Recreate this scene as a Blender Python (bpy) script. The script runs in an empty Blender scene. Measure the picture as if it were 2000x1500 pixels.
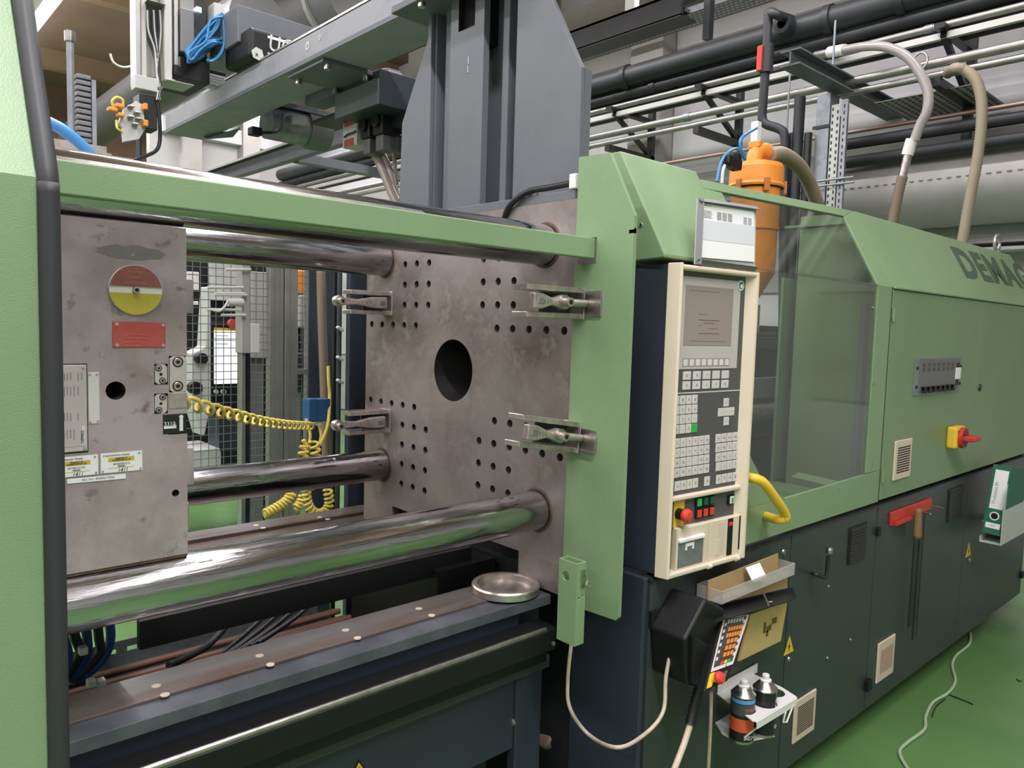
import bpy, bmesh, math, random
from mathutils import Vector, Matrix
random.seed(7)
R = math.radians
scene = bpy.context.scene
COL = scene.collection

# ------------------------------------------------------------------ camera
CAM_H = 1.62; YAW, PITCH, ROLL, FPX = R(47.6136), R(4.4478), R(1.6624), 1477.215
_f = Vector((math.cos(YAW)*math.cos(PITCH), math.sin(YAW)*math.cos(PITCH), -math.sin(PITCH)))
_r0 = Vector((math.sin(YAW), -math.cos(YAW), 0)); _u0 = _r0.cross(_f)
_r = math.cos(ROLL)*_r0 + math.sin(ROLL)*_u0; _u = -math.sin(ROLL)*_r0 + math.cos(ROLL)*_u0
cam = bpy.data.cameras.new('camera'); cam_o = bpy.data.objects.new('camera', cam); COL.objects.link(cam_o)
cam.sensor_width = 36.0; cam.lens = 36.0*FPX/2000.0; cam.clip_start = 0.02; cam.clip_end = 200
cam_o.matrix_world = Matrix(((_r.x, _u.x, -_f.x, 0), (_r.y, _u.y, -_f.y, 0), (_r.z, _u.z, -_f.z, CAM_H), (0, 0, 0, 1)))
scene.camera = cam_o

# ------------------------------------------------------------------ world, exposure
w = bpy.data.worlds.new('World'); scene.world = w; w.use_nodes = True
w.node_tree.nodes['Background'].inputs[0].default_value = (0.85, 0.9, 1.0, 1)
w.node_tree.nodes['Background'].inputs[1].default_value = 0.3
scene.view_settings.view_transform = 'Standard'; scene.view_settings.look = 'None'
scene.view_settings.exposure = -0.2; scene.view_settings.gamma = 1.0
scene.view_settings.use_curve_mapping = False

# ------------------------------------------------------------------ hall luminaires (those above and behind the picture)
HX0, HX1, HY0, HY1, HZ = -6.5, 7.0, -6.5, 16.0, 5.7
LAMP_W = 62.0
def tube_lamp(x, y, z=5.0, ln=1.5, wd=0.16, p=LAMP_W):
    l = bpy.data.lights.new('hall_tube_light', 'AREA'); l.shape = 'RECTANGLE'; l.size = wd; l.size_y = ln
    l.energy = p*(0.45 if y < -2 else 1.0); l.color = (0.985, 0.96, 0.985)
    o = bpy.data.objects.new('hall_tube_light', l); o.location = (x, y, z); COL.objects.link(o)
for _x in (-4.6, -1.3, 1.95, 5.0):
    for _y in (-5.2, -3.4, -1.6, 0.2, 2.0, 3.8, 5.6, 7.4):
        if _y < 1 and _x > 4: continue
        tube_lamp(0.2 if (_x == -1.3 and _y < 1) else _x, _y, p=LAMP_W*(2.2 if (_x == -1.3 and -3 < _y < 1) else 1.0 if _x < 0 else 0.5 if _y < 1 else 0.8 if _x > 4 else 1.0))  # row near the camera moved and boosted to light the left machine faces
for _x in (-2.0, 0.2, 3.5, 5.6):
    for _y in (9.6, 11.6, 13.6): tube_lamp(_x, _y, 5.2)
# bare tubes also shine upwards on the ceiling
for _x in (-4.6, -1.3, 1.95, 5.0):
    l = bpy.data.lights.new('hall_tube_uplight', 'AREA'); l.shape = 'RECTANGLE'; l.size = 0.16; l.size_y = 20.0; l.energy = 150.0; l.color = (0.985, 0.96, 0.985)
    o = bpy.data.objects.new('hall_tube_uplight', l); o.location = (_x, 4.5, 5.08); o.rotation_euler = (math.pi, 0, 0); COL.objects.link(o)

# ------------------------------------------------------------------ helpers: picture point on a plane of the place
def ray(u, v):
    return _r*((u-1000)/FPX) - _u*((v-750)/FPX) + _f
def at(u, v, x=None, y=None, z=None):
    d = ray(u, v)
    t = x/d.x if x is not None else (y/d.y if y is not None else (z-CAM_H)/d.z)
    return Vector((0, 0, CAM_H)) + d*t

def lin(c):
    return tuple(((x/255)/12.92 if x/255 <= 0.04045 else (((x/255)+0.055)/1.055)**2.4) for x in c) + (1,)

def mat(name, col, rough=0.5, metal=0.0, col2=None, scale=6.0, lo=0.4, hi=0.7, bump=0.0, bscale=150.0,
        emit=None, estr=0.0, spec=0.5, stretch=None, alpha=None, trans=0.0, ior=1.45, coat=0.0, rvar=0.0, col3=None, scale3=30, lo3=.55, hi3=.75):
    m = bpy.data.materials.new(name); m.use_nodes = True
    nt = m.node_tree; N = nt.nodes; L = nt.links; b = N['Principled BSDF']
    b.inputs['Base Color'].default_value = lin(col); b.inputs['Roughness'].default_value = rough
    b.inputs['Metallic'].default_value = metal; b.inputs['Specular IOR Level'].default_value = spec
    b.inputs['IOR'].default_value = ior; b.inputs['Coat Weight'].default_value = coat
    if trans: b.inputs['Transmission Weight'].default_value = trans
    if alpha is not None: b.inputs['Alpha'].default_value = alpha
    if emit: b.inputs['Emission Color'].default_value = lin(emit); b.inputs['Emission Strength'].default_value = estr
    tc = None
    def coords():
        nonlocal tc
        if tc is None:
            t = N.new('ShaderNodeTexCoord'); mp = N.new('ShaderNodeMapping'); L.new(t.outputs['Object'], mp.inputs[0])
            if stretch: mp.inputs['Scale'].default_value = stretch
            tc = mp.outputs[0]
        return tc
    def noise(s, detail=5.0):
        n = N.new('ShaderNodeTexNoise'); n.inputs['Scale'].default_value = s; n.inputs['Detail'].default_value = detail
        n.inputs['Roughness'].default_value = 0.6; L.new(coords(), n.inputs['Vector']); return n.outputs['Fac']
    def ramp(fac, a, z):
        r = N.new('ShaderNodeMapRange'); r.inputs['From Min'].default_value = a; r.inputs['From Max'].default_value = z
        L.new(fac, r.inputs['Value']); return r.outputs['Result']
    if col2:
        f = ramp(noise(scale), lo, hi); mx = N.new('ShaderNodeMix'); mx.data_type = 'RGBA'
        mx.inputs['A'].default_value = lin(col); mx.inputs['B'].default_value = lin(col2)
        L.new(f, mx.inputs['Factor']); last = mx.outputs['Result']
        if col3:
            f3 = ramp(noise(scale3), lo3, hi3); m3 = N.new('ShaderNodeMix'); m3.data_type = 'RGBA'
            L.new(last, m3.inputs['A']); m3.inputs['B'].default_value = lin(col3); L.new(f3, m3.inputs['Factor']); last = m3.outputs['Result']
        L.new(last, b.inputs['Base Color'])
        if rvar:
            r = N.new('ShaderNodeMapRange'); L.new(f, r.inputs['Value'])
            r.inputs['To Min'].default_value = rough; r.inputs['To Max'].default_value = min(1, rough+rvar)
            L.new(r.outputs['Result'], b.inputs['Roughness'])
    if bump:
        bp = N.new('ShaderNodeBump'); bp.inputs['Strength'].default_value = bump; bp.inputs['Distance'].default_value = 0.002
        L.new(noise(bscale, 2.0), bp.inputs['Height']); L.new(bp.outputs[0], b.inputs['Normal'])
    return m

ORIGIN = {}
class MB:
    """collects shapes; build() links them as ONE mesh object"""
    def __init__(s): s.v = []; s.f = []; s.s = []
    def add(s, vs, fs, smooth=False):
        o = len(s.v); s.v += [Vector(p) for p in vs]
        for f in fs: s.f.append([i+o for i in f]); s.s.append(smooth)
        return s
    def box(s, x0, x1, y0, y1, z0, z1):
        if x0 > x1: x0, x1 = x1, x0
        if y0 > y1: y0, y1 = y1, y0
        if z0 > z1: z0, z1 = z1, z0
        return s.add([(x0,y0,z0),(x1,y0,z0),(x1,y1,z0),(x0,y1,z0),(x0,y0,z1),(x1,y0,z1),(x1,y1,z1),(x0,y1,z1)],
              [(0,3,2,1),(4,5,6,7),(0,1,5,4),(1,2,6,5),(2,3,7,6),(3,0,4,7)])
    def obox(s, c, size, M3):
        a, b, d = (q/2 for q in size); c = Vector(c); vs = []
        for z in (-d, d):
            for x, y in ((-a,-b),(a,-b),(a,b),(-a,b)): vs.append(c + M3 @ Vector((x,y,z)))
        return s.add(vs, [(0,3,2,1),(4,5,6,7),(0,1,5,4),(1,2,6,5),(2,3,7,6),(3,0,4,7)])
    def quad(s, a, b, c, d, th=0.001):
        a, b, c, d = map(Vector, (a, b, c, d)); n = (b-a).cross(d-a).normalized()*th
        return s.add([a,b,c,d,a-n,b-n,c-n,d-n], [(0,1,2,3),(7,6,5,4),(0,4,5,1),(1,5,6,2),(2,6,7,3),(3,7,4,0)])
    def cyl(s, p0, p1, r, n=20, r1=None, cap=True):
        p0, p1 = Vector(p0), Vector(p1); r1 = r if r1 is None else r1
        d = (p1-p0).normalized(); a = d.orthogonal().normalized(); b = d.cross(a)
        ring = lambda p, q: [p + (a*math.cos(2*math.pi*i/n) + b*math.sin(2*math.pi*i/n))*q for i in range(n)]
        A, B = ring(p0, r), ring(p1, r1)
        s.add(A+B, [(i,(i+1)%n,n+(i+1)%n,n+i) for i in range(n)], True)
        if cap:
            s.add(A, [tuple(range(n))[::-1]]); s.add(B, [tuple(range(n))])
        return s
    def pipe(s, p0, p1, ro, ri, n=24):
        s.cyl(p0, p1, ro, n, cap=False); s.cyl(p1, p0, ri, n, cap=False)
        p0, p1 = Vector(p0), Vector(p1); d = (p1-p0).normalized(); a = d.orthogonal().normalized(); b = d.cross(a)
        for p, fl in ((p0, 1), (p1, 0)):
            vs = [p+(a*math.cos(2*math.pi*i/n)+b*math.sin(2*math.pi*i/n))*q for q in (ro, ri) for i in range(n)]
            fs = [(i,(i+1)%n,n+(i+1)%n,n+i) for i in range(n)]
            s.add(vs, [f[::-1] for f in fs] if not fl else fs)
        return s
    def tube(s, pts, r, n=10, closed=False):
        P = [Vector(p) for p in pts]; m = len(P); rr = r if callable(r) else (lambda i: r)
        t0 = (P[1]-P[0]).normalized(); a = t0.orthogonal().normalized(); vs = []
        for i in range(m):
            if closed: t = (P[(i+1)%m]-P[i-1]).normalized()
            else: t = (P[min(i+1,m-1)]-P[max(i-1,0)]).normalized()
            a = (a - t*a.dot(t)).normalized(); b = t.cross(a)
            vs += [P[i]+(a*math.cos(2*math.pi*k/n)+b*math.sin(2*math.pi*k/n))*rr(i) for k in range(n)]
        fs = []
        for i in range(m if closed else m-1):
            j = (i+1) % m
            fs += [(i*n+k, i*n+(k+1)%n, j*n+(k+1)%n, j*n+k) for k in range(n)]
        s.add(vs, fs, True)
        if not closed:
            s.add(vs[:n], [tuple(range(n))[::-1]]); s.add(vs[-n:], [tuple(range(n))])
        return s
    def lathe(s, prof, c=(0,0,0), axis=(0,0,1), n=28, smooth=True, split=True):
        c, ax = Vector(c), Vector(axis).normalized(); a = ax.orthogonal().normalized(); b = ax.cross(a)
        for (r0, h0), (r1, h1) in zip(prof, prof[1:]):
            vs = [c+ax*h+(a*math.cos(2*math.pi*i/n)+b*math.sin(2*math.pi*i/n))*r for r, h in ((r0,h0),(r1,h1)) for i in range(n)]
            s.add(vs, [(i,(i+1)%n,n+(i+1)%n,n+i) for i in range(n)], smooth)
        return s
    def prism(s, poly, axis, a0, a1):
        """poly: points in the two other axes (yz for x, xz for y, xy for z)"""
        def P(p, a): return (a,p[0],p[1]) if axis == 'x' else ((p[0],a,p[1]) if axis == 'y' else (p[0],p[1],a))
        n = len(poly); vs = [P(p,a0) for p in poly]+[P(p,a1) for p in poly]
        return s.add(vs, [tuple(range(n))[::-1], tuple(range(n,2*n))]+[(i,(i+1)%n,n+(i+1)%n,n+i) for i in range(n)])
    def xf(s, M):
        s.v = [M @ p for p in s.v]; return s
    def build(s, name, m, parent=None, bevel=0.0, seg=2, kind=None, fixn=True):
        lo = Vector([min(p[i] for p in s.v) for i in range(3)]); hi = Vector([max(p[i] for p in s.v) for i in range(3)])
        c = Vector(((lo.x+hi.x)/2, (lo.y+hi.y)/2, lo.z))
        me = bpy.data.meshes.new(name); me.from_pydata([p-c for p in s.v], [], s.f)
        me.polygons.foreach_set('use_smooth', s.s)
        if fixn:
            bm = bmesh.new(); bm.from_mesh(me)
            if bevel: bmesh.ops.remove_doubles(bm, verts=bm.verts, dist=1e-6)
            bmesh.ops.recalc_face_normals(bm, faces=bm.faces); bm.to_mesh(me); bm.free()
        o = bpy.data.objects.new(name, me); COL.objects.link(o)
        me.materials.append(m)
        o.parent = parent; o.location = c - ORIGIN.get(parent, Vector()) if parent else c; ORIGIN[o] = c
        if bevel:
            md = o.modifiers.new('bevel', 'BEVEL'); md.width = bevel; md.segments = seg; md.limit_method = 'ANGLE'; md.angle_limit = R(40)
        if kind: o['kind'] = kind
        return o

def thing(name, label, cat, loc, group=None):
    o = bpy.data.objects.new(name, None); COL.objects.link(o); o.location = loc; o.empty_display_size = 0.05
    ORIGIN[o] = Vector(loc); o['label'] = label; o['category'] = cat
    if group: o['group'] = group
    return o
def tag(o, label, cat, group=None):
    o['label'] = label; o['category'] = cat
    if group: o['group'] = group
    return o
def inst(src, name, parent, world_loc):
    o = bpy.data.objects.new(name, src.data); COL.objects.link(o); o.parent = parent
    o.location = Vector(world_loc)-ORIGIN.get(parent, Vector()) if parent else Vector(world_loc)
    ORIGIN[o] = Vector(world_loc); return o
def cut(o, mb, hm=None):
    c = mb.build('cutter', hm or o.data.materials[0]); md = o.modifiers.new('cut', 'BOOLEAN'); md.object = c; md.operation = 'DIFFERENCE'; md.solver = 'EXACT'; md.material_mode = 'TRANSFER'
    dg = bpy.context.evaluated_depsgraph_get(); me = bpy.data.meshes.new_from_object(o.evaluated_get(dg))
    o.modifiers.remove(md); o.data = me; bpy.data.objects.remove(c); return o
def text(name, s, h, m, parent, org, xd, ud, ext=0.0004, align='LEFT', sx=1.0, shear=0.0, bold=0.0):
    """flat lettering, org = baseline start, h = capital height"""
    cu = bpy.data.curves.new(name, 'FONT'); cu.body = s; cu.size = h/0.7; cu.extrude = ext/1; cu.align_x = align; cu.shear = shear; cu.offset = bold
    cu.resolution_u = 3; cu.space_character = 1.0+bold*12
    ob = bpy.data.objects.new(name, cu); me = bpy.data.meshes.new_from_object(ob); bpy.data.objects.remove(ob)
    xd = Vector(xd).normalized(); ud = Vector(ud).normalized(); nd = xd.cross(ud)
    M3 = Matrix((xd*sx, ud, nd)).transposed(); me.transform(M3.to_4x4())
    me.materials.clear(); me.materials.append(m); me.name = name
    o = bpy.data.objects.new(name, me); COL.objects.link(o); o.parent = parent
    o.location = Vector(org)-ORIGIN.get(parent, Vector()) if parent else Vector(org); ORIGIN[o] = Vector(org); return o
def smooth_path(pts, k=6):
    P = [Vector(p) for p in pts]; out = []
    for i in range(len(P)-1):
        p0, p1, p2, p3 = P[max(i-1,0)], P[i], P[i+1], P[min(i+2,len(P)-1)]
        for j in range(k):
            t = j/k
            out.append(0.5*((2*p1)+(p2-p0)*t+(2*p0-5*p1+4*p2-p3)*t*t+(3*p1-p0-3*p2+p3)*t*t*t))
    out.append(P[-1]); return out
def coil(path, rad, r, turns, per=10, n=6):
    """points of a helix wound around a path"""
    P = smooth_path(path, 10); m = turns*per; L = [0]
    for a, b in zip(P, P[1:]): L.append(L[-1]+(b-a).length)
    out = []; a = (P[1]-P[0]).orthogonal().normalized()
    for i in range(m+1):
        d = L[-1]*i/m; k = max(j for j in range(len(L)) if L[j] <= d+1e-9); k = min(k, len(P)-2)
        t = (P[k+1]-P[k]); q = P[k]+t*((d-L[k])/max(1e-9, t.length)); t.normalize()
        a = (a-t*a.dot(t)).normalized(); b = t.cross(a); an = 2*math.pi*i/per
        out.append(q+(a*math.cos(an)+b*math.sin(an))*rad)
    return out
def corr(pts, r, amp, pitch):
    """corrugated hose: path resampled with radius ripples"""
    P = smooth_path(pts, 12); L = [0]
    for a, b in zip(P, P[1:]): L.append(L[-1]+(b-a).length)
    m = int(L[-1]/pitch*2); Q = []
    for i in range(m+1):
        d = L[-1]*i/m; k = max(j for j in range(len(L)) if L[j] <= d+1e-9); k = min(k, len(P)-2); t = P[k+1]-P[k]
        Q.append(P[k]+t*((d-L[k])/max(1e-9, t.length)))
    return Q, (lambda i: r+(amp if i % 2 else -amp))

# ------------------------------------------------------------------ materials
GREEN = mat('green_paint', (129,154,117), 0.4, col2=(123,148,111), scale=3, bump=0.25, bscale=420)
GREEN_SHADED = mat('green_paint_shaded', (120,145,107), 0.42, col2=(115,139,103), scale=2.5, bump=0.15, bscale=400)  # same green paint, weaker light on doors and inner guard put into the colour
NAVY = mat('navy_paint', (50,57,68), 0.42, col2=(46,52,62), scale=4, bump=0.15, bscale=420)
DARKBASE = mat('dark_base_paint', (58,65,66), 0.38, col2=(54,60,61), scale=3, bump=0.15, bscale=420)
PEDG = mat('grey_pedestal_paint', (102,106,111), 0.5, col2=(96,98,106), scale=4, bump=0.2, bscale=200)
BEAMG = mat('grey_beam_paint', (150,150,158), 0.5, col2=(134,135,144), scale=7, lo=.5, hi=.75)
BLACK = mat('black_plastic', (17,17,19), 0.5)
BLACKM = mat('black_metal', (30,32,34), 0.4, col2=(40,41,43), scale=12)
RUBBER = mat('rubber_seal', (52,53,57), 0.55)
HOLE = mat('oily_shaded_hole', (26,22,20), 0.6)  # recess shade put into the colour: oily bolt holes, pockets, pedestal slot
GAP = mat('dark_gap', (14,14,15), 0.8)
STEEL_F = mat('platen_steel', (151,141,138), 0.4, 0.35, col2=(106,92,87), scale=3.2, lo=.40, hi=.66, bump=.25, bscale=25, rvar=.15, col3=(166,157,154), scale3=13, lo3=.52, hi3=.8)
STEEL_M = mat('moving_platen_steel', (184,170,173), 0.4, 0.3, col2=(152,137,137), scale=5, lo=.44, hi=.66, bump=.2, bscale=30, rvar=.12, col3=(104,95,92), scale3=26, lo3=.60, hi3=.74)
CHROME = mat('chromed_bar', (192,192,195), 0.1, 1.0, col2=(150,148,150), scale=9, stretch=(.2,3,3), lo=.4, hi=.7, bump=.4, bscale=48, rvar=.12)
KEYBLK = mat('key_block_steel', (206,198,194), .4, .25, col2=(186,176,172), scale=20)
STEEL = mat('bright_steel', (190,186,182), 0.3, 1.0, col2=(160,155,150), scale=40)
STEELD = mat('tool_steel', (204,195,189), 0.3, .85, col2=(166,154,147), scale=30, lo=.45, hi=.75)
WAY = mat('slideway_steel', (128,124,122), 0.34, 0.45, col2=(98,76,66), scale=4, stretch=(.35,2,2), lo=.42, hi=.66, rvar=.2)
WAYG = mat('slideway_edge', (96,99,106), 0.4, 0.3, col2=(70,74,80), scale=9)
RUST = mat('rusty_edge', (112,86,68), 0.7, 0.2, col2=(80,62,52), scale=30)
GALV = mat('galvanised_steel', (150,154,160), 0.45, 0.6, col2=(128,132,138), scale=18)
ALU = mat('aluminium_profile', (176,176,174), 0.38, 0.75, col2=(160,160,158), scale=10)
SILVER = mat('silver_pipe', (166,164,161), 0.35, 0.7, col2=(150,147,143), scale=6)
COPPER = mat('copper_pipe', (165,140,128), 0.4, 0.6)
PIPEBK = mat('black_pipe', (44,46,50), 0.5, col2=(52,54,58), scale=5)
CREAM = mat('cream_plastic', (222,207,186), 0.5, col2=(216,200,178), scale=4)
WHITE = mat('white_paint', (228,226,224), 0.45)
PAPER = mat('paper', (236,236,236), 0.8)
INK = mat('printed_ink', (70,70,74), 0.8)
INKL = mat('pale_print', (150,150,156), 0.8)
RED = mat('red_paint', (196,58,48), 0.45)
REDPL = mat('red_plate', (186,84,80), 0.5, col2=(176,76,72), scale=20)
REDDK = mat('red_brown_disc', (146,86,82), 0.5, col2=(156,96,92), scale=30)
YELLOW = mat('yellow_plastic', (228,190,58), 0.4)
YELDISC = mat('yellow_disc', (204,186,70), 0.5, col2=(192,172,72), scale=30)
YELCABLE = mat('yellow_cable', (222,200,96), 0.45)
ORANGE = mat('orange_plastic', (228,144,58), 0.4)
ORKEY = mat('orange_key', (222,140,60), 0.5)
BLUE = mat('blue_hose', (62,132,186), 0.35)
BLUEBOX = mat('blue_box', (42,84,128), 0.45)
BLUEDK = mat('blue_hydraulic', (30,72,120), 0.4)
GREENB = mat('green_button', (40,150,74), 0.4, emit=(40,170,80), estr=.25)
GREENDK = mat('green_dark_button', (36,84,60), 0.4)
REDB = mat('red_button', (214,66,52), 0.4)
KEYG = mat('key_grey', (206,200,197), 0.5)
KEYW = mat('key_light', (214,210,208), 0.5)
MEMB = mat('membrane_dark', (82,82,80), 0.5)
BEZEL = mat('bezel_grey', (188,180,178), 0.5)
SCREEN = mat('lcd_screen', (142,130,124), 0.3, emit=(146,134,128), estr=.12)
BEIGE = mat('beige_louvre', (214,196,176), 0.5)
SLOT = mat('slot_brown', (66,52,46), 0.7)
HOSE = mat('beige_hose', (152,140,120), 0.5)
HOSEBR = mat('brown_hose', (128,112,94), 0.5)
CABLEW = mat('cream_cable', (206,190,172), 0.5, col2=(180,160,144), scale=20)
CABLEK = mat('black_cable', (36,37,40), 0.45)
MANILA = mat('manila_paper', (206,178,118), 0.7, col2=(196,166,108), scale=9)
CARD = mat('brown_card', (176,150,104), 0.7)
ACRYL = mat('acrylic', (204,199,192), 0.2, alpha=0.45)
ENVG = mat('binder_green', (44,108,84), 0.6, col2=(38,98,76), scale=60)
HOLDG = mat('holder_grey', (190,191,188), 0.5)
def pane(name, tint, refl=0.12, cl=0.8):
    m = bpy.data.materials.new(name); m.use_nodes = True; nt = m.node_tree; N = nt.nodes; L = nt.links
    N.remove(N['Principled BSDF']); out = N['Material Output']
    t = N.new('ShaderNodeBsdfTransparent'); t.inputs[0].default_value = tint
    g = N.new('ShaderNodeBsdfGlossy'); g.inputs['Roughness'].default_value = 0.06
    lw = N.new('ShaderNodeLayerWeight'); lw.inputs['Blend'].default_value = 0.5
    pw = N.new('ShaderNodeMath'); pw.operation = 'POWER'; L.new(lw.outputs['Facing'], pw.inputs[0]); pw.inputs[1].default_value = 4.0
    fr = N.new('ShaderNodeMapRange'); L.new(pw.outputs[0], fr.inputs['Value']); fr.inputs['To Min'].default_value = 0.035; fr.inputs['To Max'].default_value = 0.75
    mx = N.new('ShaderNodeMixShader'); L.new(fr.outputs[0], mx.inputs[0]); L.new(t.outputs[0], mx.inputs[1]); L.new(g.outputs[0], mx.inputs[2])
    d = N.new('ShaderNodeBsdfDiffuse'); d.inputs[0].default_value = lin((170,172,170)); m2 = N.new('ShaderNodeMixShader'); m2.inputs[0].default_value = 1-cl
    L.new(mx.outputs[0], m2.inputs[1]); L.new(d.outputs[0], m2.inputs[2]); L.new(m2.outputs[0], out.inputs[0]); return m
PANE = pane('polycarbonate', (0.82,0.845,0.82,1), cl=0.975)
CLEARH = pane('clear_hose', (0.86,0.86,0.84,1), cl=0.62)
LAMP = mat('lamp_tube', (255,250,240), 0.5, emit=(255,246,232), estr=9.0)
FLOOR = mat('floor_epoxy', (94,133,78), 0.32, col2=(82,119,68), scale=1.3, lo=.35, hi=.7, bump=.06, bscale=12, rvar=.15)
WALLW = mat('wall_white', (206,204,207), 0.7, col2=(198,196,199), scale=1.2)
WALLG = mat('wall_grey', (176,175,172), 0.7)
CONC = mat('concrete_column', (178,175,170), 0.75, col2=(168,165,160), scale=3)
CEIL = mat('ceiling_brown', (140,118,98), 0.75, col2=(128,106,88), scale=1.5)
CEILB = mat('ceiling_beam', (158,134,108), 0.7)
WALLB = mat('wall_brown', (122,100,82), 0.75, col2=(108,88,72), scale=1.5)
DUCT = mat('duct_grey', (172,170,167), 0.5, .3, col2=(160,158,155), scale=3)
DUCTD = mat('duct_dark', (118,118,120), 0.5, .3)
CREAMW = mat('fence_grey_light', (196,194,190), .5)

# ------------------------------------------------------------------ the hall
def struct(mb, name, m, parent=None, bevel=0):
    o = mb.build(name, m, parent, bevel)
    if parent is None: o['kind'] = 'structure'
    return o
floor = struct(MB().box(HX0-.2, HX1+.2, HY0-.2, HY1+.2, -0.12, 0.0), 'floor', FLOOR)
wall_right = struct(MB().box(HX1, HX1+.2, HY0, HY1, 0, HZ), 'wall_right', WALLW)
wall_back = struct(MB().box(HX0, HX1, HY1, HY1+.2, 0, HZ), 'wall_back', WALLB)
wall_left = struct(MB().box(HX0-.2, HX0, HY0, HY1, 0, HZ), 'wall_left', WALLW)
wall_front = struct(MB().box(HX0, HX1, HY0-.2, HY0, 0, HZ), 'wall_front', WALLW)
ceiling = struct(MB().box(HX0-.2, HX1+.2, HY0-.2, HY1+.2, HZ, HZ+.2), 'ceiling', CEIL)
for yy in (7.0, 10.6, 14.0):
    struct(MB().box(HX0, HX1, yy-.09, yy+.09, HZ-.28, HZ), 'ceiling_beam', CEILB, ceiling)
# concrete columns and sandwich panels of the far wall
for yy in (1.0, 5.35, 9.7, 14.0):
    struct(MB().box(HX1-.28, HX1, yy-.22, yy+.22, 0, HZ), 'column', CONC, wall_right, .01)
for j, z0 in enumerate((0.0, 1.0, 2.0, 2.95, 3.9, 4.85)):
    for (a, b) in ((-1.0, .78), (1.22, 5.13), (5.57, 9.48), (9.92, 13.78)):
        struct(MB().box(HX1-.05, HX1, a+.01, b-.01, z0+.012, z0+(.988 if j < 2 else .938 if j < 5 else .84)), 'wall_panel', WALLW if (j+int(a)) % 3 else WALLG, wall_right, .006)
struct(MB().box(HX1-.34, HX1-.02, -1, HY1-.2, 5.05, 5.35), 'crane_ledge', CONC, wall_right)
wall_rear = struct(MB().box(at(292, 300, y=13.2).x, HX1-.3, 13.2, 13.35, 0, HZ), 'wall_rear', WALLG)
for xx in (4.6, 5.6): struct(MB().box(xx-.15, xx+.15, 13.0, 13.2, 0, HZ), 'column', CONC, wall_rear)
for zz in (3.9, 4.7): struct(MB().box(at(300, 300, y=13.2).x+.1, HX1-.4, 13.05, 13.2, zz-.12, zz+.12), 'wall_beam', WALLW, wall_rear)
# a grey roof girder and the white-lit luminaires that stand in the picture
def luminaire(x, y, z, ln, label):
    t = thing('ceiling_luminaire', label, 'lamp', (x, y, z))
    MB().prism([(x-.1, z+.06), (x+.1, z+.06), (x+.07, z), (x-.07, z)], 'y', y-ln/2, y+ln/2).build('housing', WHITE, t)
    MB().box(x-.065, x+.065, y-ln/2+.02, y+ln/2-.02, z-.035, z-.001).build('tube', LAMP, t, .012)
    for dy in (-ln*.35, ln*.35): MB().cyl((x, y+dy, z+.06), (x, y+dy, HZ), .006, 6).build('hanger', GALV, t)
luminaire(1.96, 10.2, 5.0, 1.9, 'lit fluorescent tube lamp under the brown ceiling at the upper left corner')
luminaire(3.52, 8.75, 5.0, .75, 'short lit lamp seen behind the blue hose coil')

# ------------------------------------------------------------------ clamping unit: platens and tie bars
YC, ZC = 1.929, 1.469
XP = 1.5; ZB0 = .872
fp = thing('fixed_platen', 'brown-stained steel fixed platen with a grid of bolt holes and a large round hole', 'machine platen', (XP+.13, YC, .93))
body = MB().box(XP, XP+.27, 1.397, 2.458, .957, 1.962).build('plate', STEEL_F, fp)
c = MB(); holes = []
for dz in (.14, -.14):
    for d in (.211, .281, .351, .421, .491): holes += [(d, dz), (-d, dz)]
for dz in (.21, .28, .35, -.21, -.28, -.35, -.42):
    for d in (.141, .211, .281): holes += [(d, dz), (-d, dz)]
holes += [(-.351, -.21), (-.421, -.21), (-.491, -.21)]
for d, dz in holes: c.cyl((XP-.02, YC+d, ZC+dz), (XP+.055, YC+d, ZC+dz), .0118, 14)
c.cyl((XP-.05, YC, ZC), (XP+.2, YC, ZC), .1, 48)
cut(body, c, HOLE)
MB().lathe([(.1, .001), (.1, .19), (.0, .19)], (XP, YC, ZC), (1, 0, 0), 48).build('bore_shade', GAP, fp)  # black lining added so the bore looks shaded inside
for ya, yb in ((1.397, 1.593), (2.265, 2.458)): MB().box(XP, XP+.10, ya, yb, ZB0, .957).build('foot', STEEL_F, fp)
BAR_R = .056
BARS = [(1.523, 1.094, 'lower front chromed tie bar lying across the whole foreground'), (2.335, 1.098, 'lower rear chromed tie bar passing behind the moving platen'),
        (1.523, 1.845, 'upper front chromed tie bar half hidden under the green rail'), (2.335, 1.838, 'upper rear chromed tie bar with bright lamp streaks')]
for y, z, lab in BARS:
    t = thing('tie_bar', lab, 'tie bar', (.6, y, z-BAR_R), 'tie bars of the clamping unit')
    MB().cyl((-.35, y, z), (XP+.001, y, z), BAR_R, 64).build('rod', CHROME, t)
    MB().lathe([(BAR_R+.001, -.003), (BAR_R+.006, -.003), (BAR_R+.009, .001)], (XP, y, z), (1, 0, 0), 48).build('seal_ring', RUST, t)
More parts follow.
